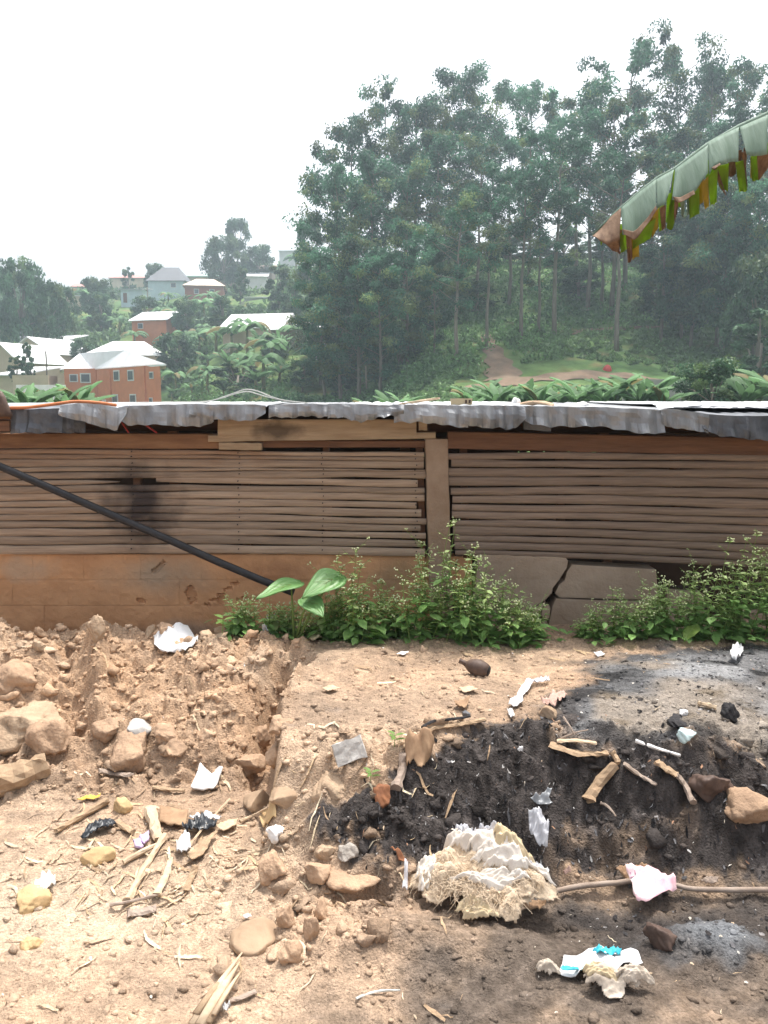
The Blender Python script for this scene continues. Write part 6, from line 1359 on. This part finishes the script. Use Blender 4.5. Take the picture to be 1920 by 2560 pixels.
# ------------------------------------------------------------------ loose soil, straw, ash: nobody could count these
def rubble():
    rg = np.random.default_rng(21); V = []; Fs = []; Cs = []; off = 0
    def batch(n, smin, smax, base, dens, pw=2.2, colmul=1., dark=False):
        nonlocal off
        x = rg.uniform(-2.6, 2.6, n * 6); y = rg.uniform(1.6, 4.45, n * 6); keep = (np.abs(x) < .55 * y + .15) & (rg.random(n * 6) < dens(x, y)); x = x[keep][:n]; y = y[keep][:n]; n = len(x)
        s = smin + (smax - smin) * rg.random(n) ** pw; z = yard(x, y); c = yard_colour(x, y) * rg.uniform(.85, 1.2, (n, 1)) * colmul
        b = base[0]; nv = len(b)
        for i in range(n):
            v = rockv(base, int(rg.integers(1, 9999)), (s[i] * rg.uniform(.8, 1.3), s[i] * rg.uniform(.8, 1.2), s[i] * rg.uniform(.55, .95)), .8, 12) * (1 + .10 * rg.normal(size=(nv, 1))) if base is ICO2 else b * (1 + .35 * rg.normal(size=(nv, 1)) * .6) * s[i] * np.array([rg.uniform(.7, 1.4), rg.uniform(.7, 1.3), rg.uniform(.5, .9)])
            v = rotz(v, rg.uniform(0, 6.28)) + np.array([x[i], y[i], z[i] - s[i] * .06]); V.append(v); Fs.append(np.array(base[1]) + off); off += nv; Cs.append(np.repeat(c[i][None], nv, 0))
    d_heap = lambda x, y: np.clip(zones(x, y)[0] + .9 * zones(x, y)[1] + .25 * zones(x, y)[2], 0.02, 1)
    d_all = lambda x, y: .35 + .65 * d_heap(x, y)
    batch(560, .012, .046, ICO2, d_heap, 2.0); batch(4200, .005, .017, ICO1, d_all); batch(2600, .0025, .008, ICO1, lambda x, y: np.full(x.shape, .6), 1.5, 1.08)
    me = npmesh('soil_rubble', np.concatenate(V), np.concatenate(Fs), m_rubble, np.clip(np.concatenate(Cs), .01, .8)); tag(link('soil_rubble', me), 'loose crumbs and small clods of soil over the yard', kind='stuff')
rubble()
def bits(name, n, dens, size, cols, label, m, curve=False, seed=1, up=.004, lw=(6, 1)):
    rg = np.random.default_rng(seed); x = rg.uniform(-2.4, 2.4, n * 8); y = rg.uniform(1.6, 4.3, n * 8); kp = (np.abs(x) < .55 * y + .1) & (rg.random(n * 8) < dens(x, y)); x = x[kp][:n]; y = y[kp][:n]; n = len(x)
    a = rg.uniform(0, 3.14, n); L = size[0] + (size[1] - size[0]) * rg.random(n) ** 2; w = L * lw[1] / lw[0] * rg.uniform(.6, 1.4, n); cb_ = rg.normal(size=n) * .13
    S_ = 4; V = np.zeros((n, S_ + 1, 2, 3))
    for j in range(S_ + 1):
        t = j / S_ - .5; an = a + cb_ * t * 2; cx_ = x + np.cos(an) * L * t; cy2 = y + np.sin(an) * L * t; zz = yard(cx_, cy2) + up + .003 * rg.random(n); tp = 1 - .6 * abs(2 * t)
        for q, sg in enumerate((1, -1)):
            V[:, j, q, 0] = cx_ - np.sin(an) * w * .5 * sg * tp; V[:, j, q, 1] = cy2 + np.cos(an) * w * .5 * sg * tp; V[:, j, q, 2] = zz + (w * .4 if q else 0)
    idx = np.arange(n)[:, None] * (S_ + 1) * 2; Q = np.concatenate([idx + np.array([[j * 2, j * 2 + 1, j * 2 + 3, j * 2 + 2]]) for j in range(S_)], 0)
    cc = np.array(cols)[rg.integers(0, len(cols), n)] * rg.uniform(.75, 1.2, (n, 1)); C = np.repeat(cc, (S_ + 1) * 2, 0)
    tag(link(name, npmesh(name, V.reshape(-1, 3), Q, m, np.clip(C, .01, .85))), label, kind='stuff')
straw_d = lambda x, y: np.clip(np.exp(-(((x + .8) / .6) ** 2 + ((y - 2.55) / .34) ** 2)) + .03 * (x < .3) + .015, 0, 1)
bits('straw_litter', 1300, straw_d, (.012, .10), [(.62, .50, .34), (.55, .40, .25), (.68, .58, .42), (.40, .28, .18)], 'dry straw and wood shavings strewn over the left soil', m_rubble, seed=3, lw=(9, 1))
bits('pale_chips', 500, lambda x, y: np.full(x.shape, .5), (.004, .014), [(.66, .58, .48), (.70, .66, .60), (.52, .40, .28)], 'tiny pale chips scattered over the soil', m_rubble, seed=4, lw=(2, 1))
burn_d = lambda x, y: np.clip(ss(poly_sd(x, y, BURN), -.06, .06) + .16 * ss(poly_sd(x, y, ASH), -.05, .05) + .4 * ss(poly_sd(x, y, DARK2), 0, .1), 0, 1)
bits('charcoal_bits', 2600, burn_d, (.004, .020), [(.02, .019, .02), (.035, .032, .033), (.05, .045, .045), (.09, .085, .085), (.16, .155, .16)], 'charcoal flakes and burnt scraps over the fire pit', m_rubble, seed=5, lw=(1.7, 1), up=.002)
bits('ash_flecks', 420, burn_d, (.004, .016), [(.45, .44, .43), (.32, .30, .29), (.34, .20, .13)], 'light ash flecks and scraps in the charcoal', m_rubble, seed=6, lw=(2, 1), up=.008)

# ================================================================== HAZE
hm = bpy.data.materials.new('haze'); hm.use_nodes = True; N = hm.node_tree.nodes; N.clear()
ov = N.new('ShaderNodeOutputMaterial'); pv = N.new('ShaderNodeVolumePrincipled'); pv.inputs['Color'].default_value = (.74, .90, 1.0, 1); pv.inputs['Density'].default_value = .0011; pv.inputs['Anisotropy'].default_value = .25
hm.node_tree.links.new(pv.outputs[0], ov.inputs['Volume'])
mb = MB(); mb.add(*boxv(-2000, 2000, -14, 1230, -48, 62)); o = mb.obj('haze', hm); tag(o, 'thin pale haze in the air over the valley', kind='stuff')
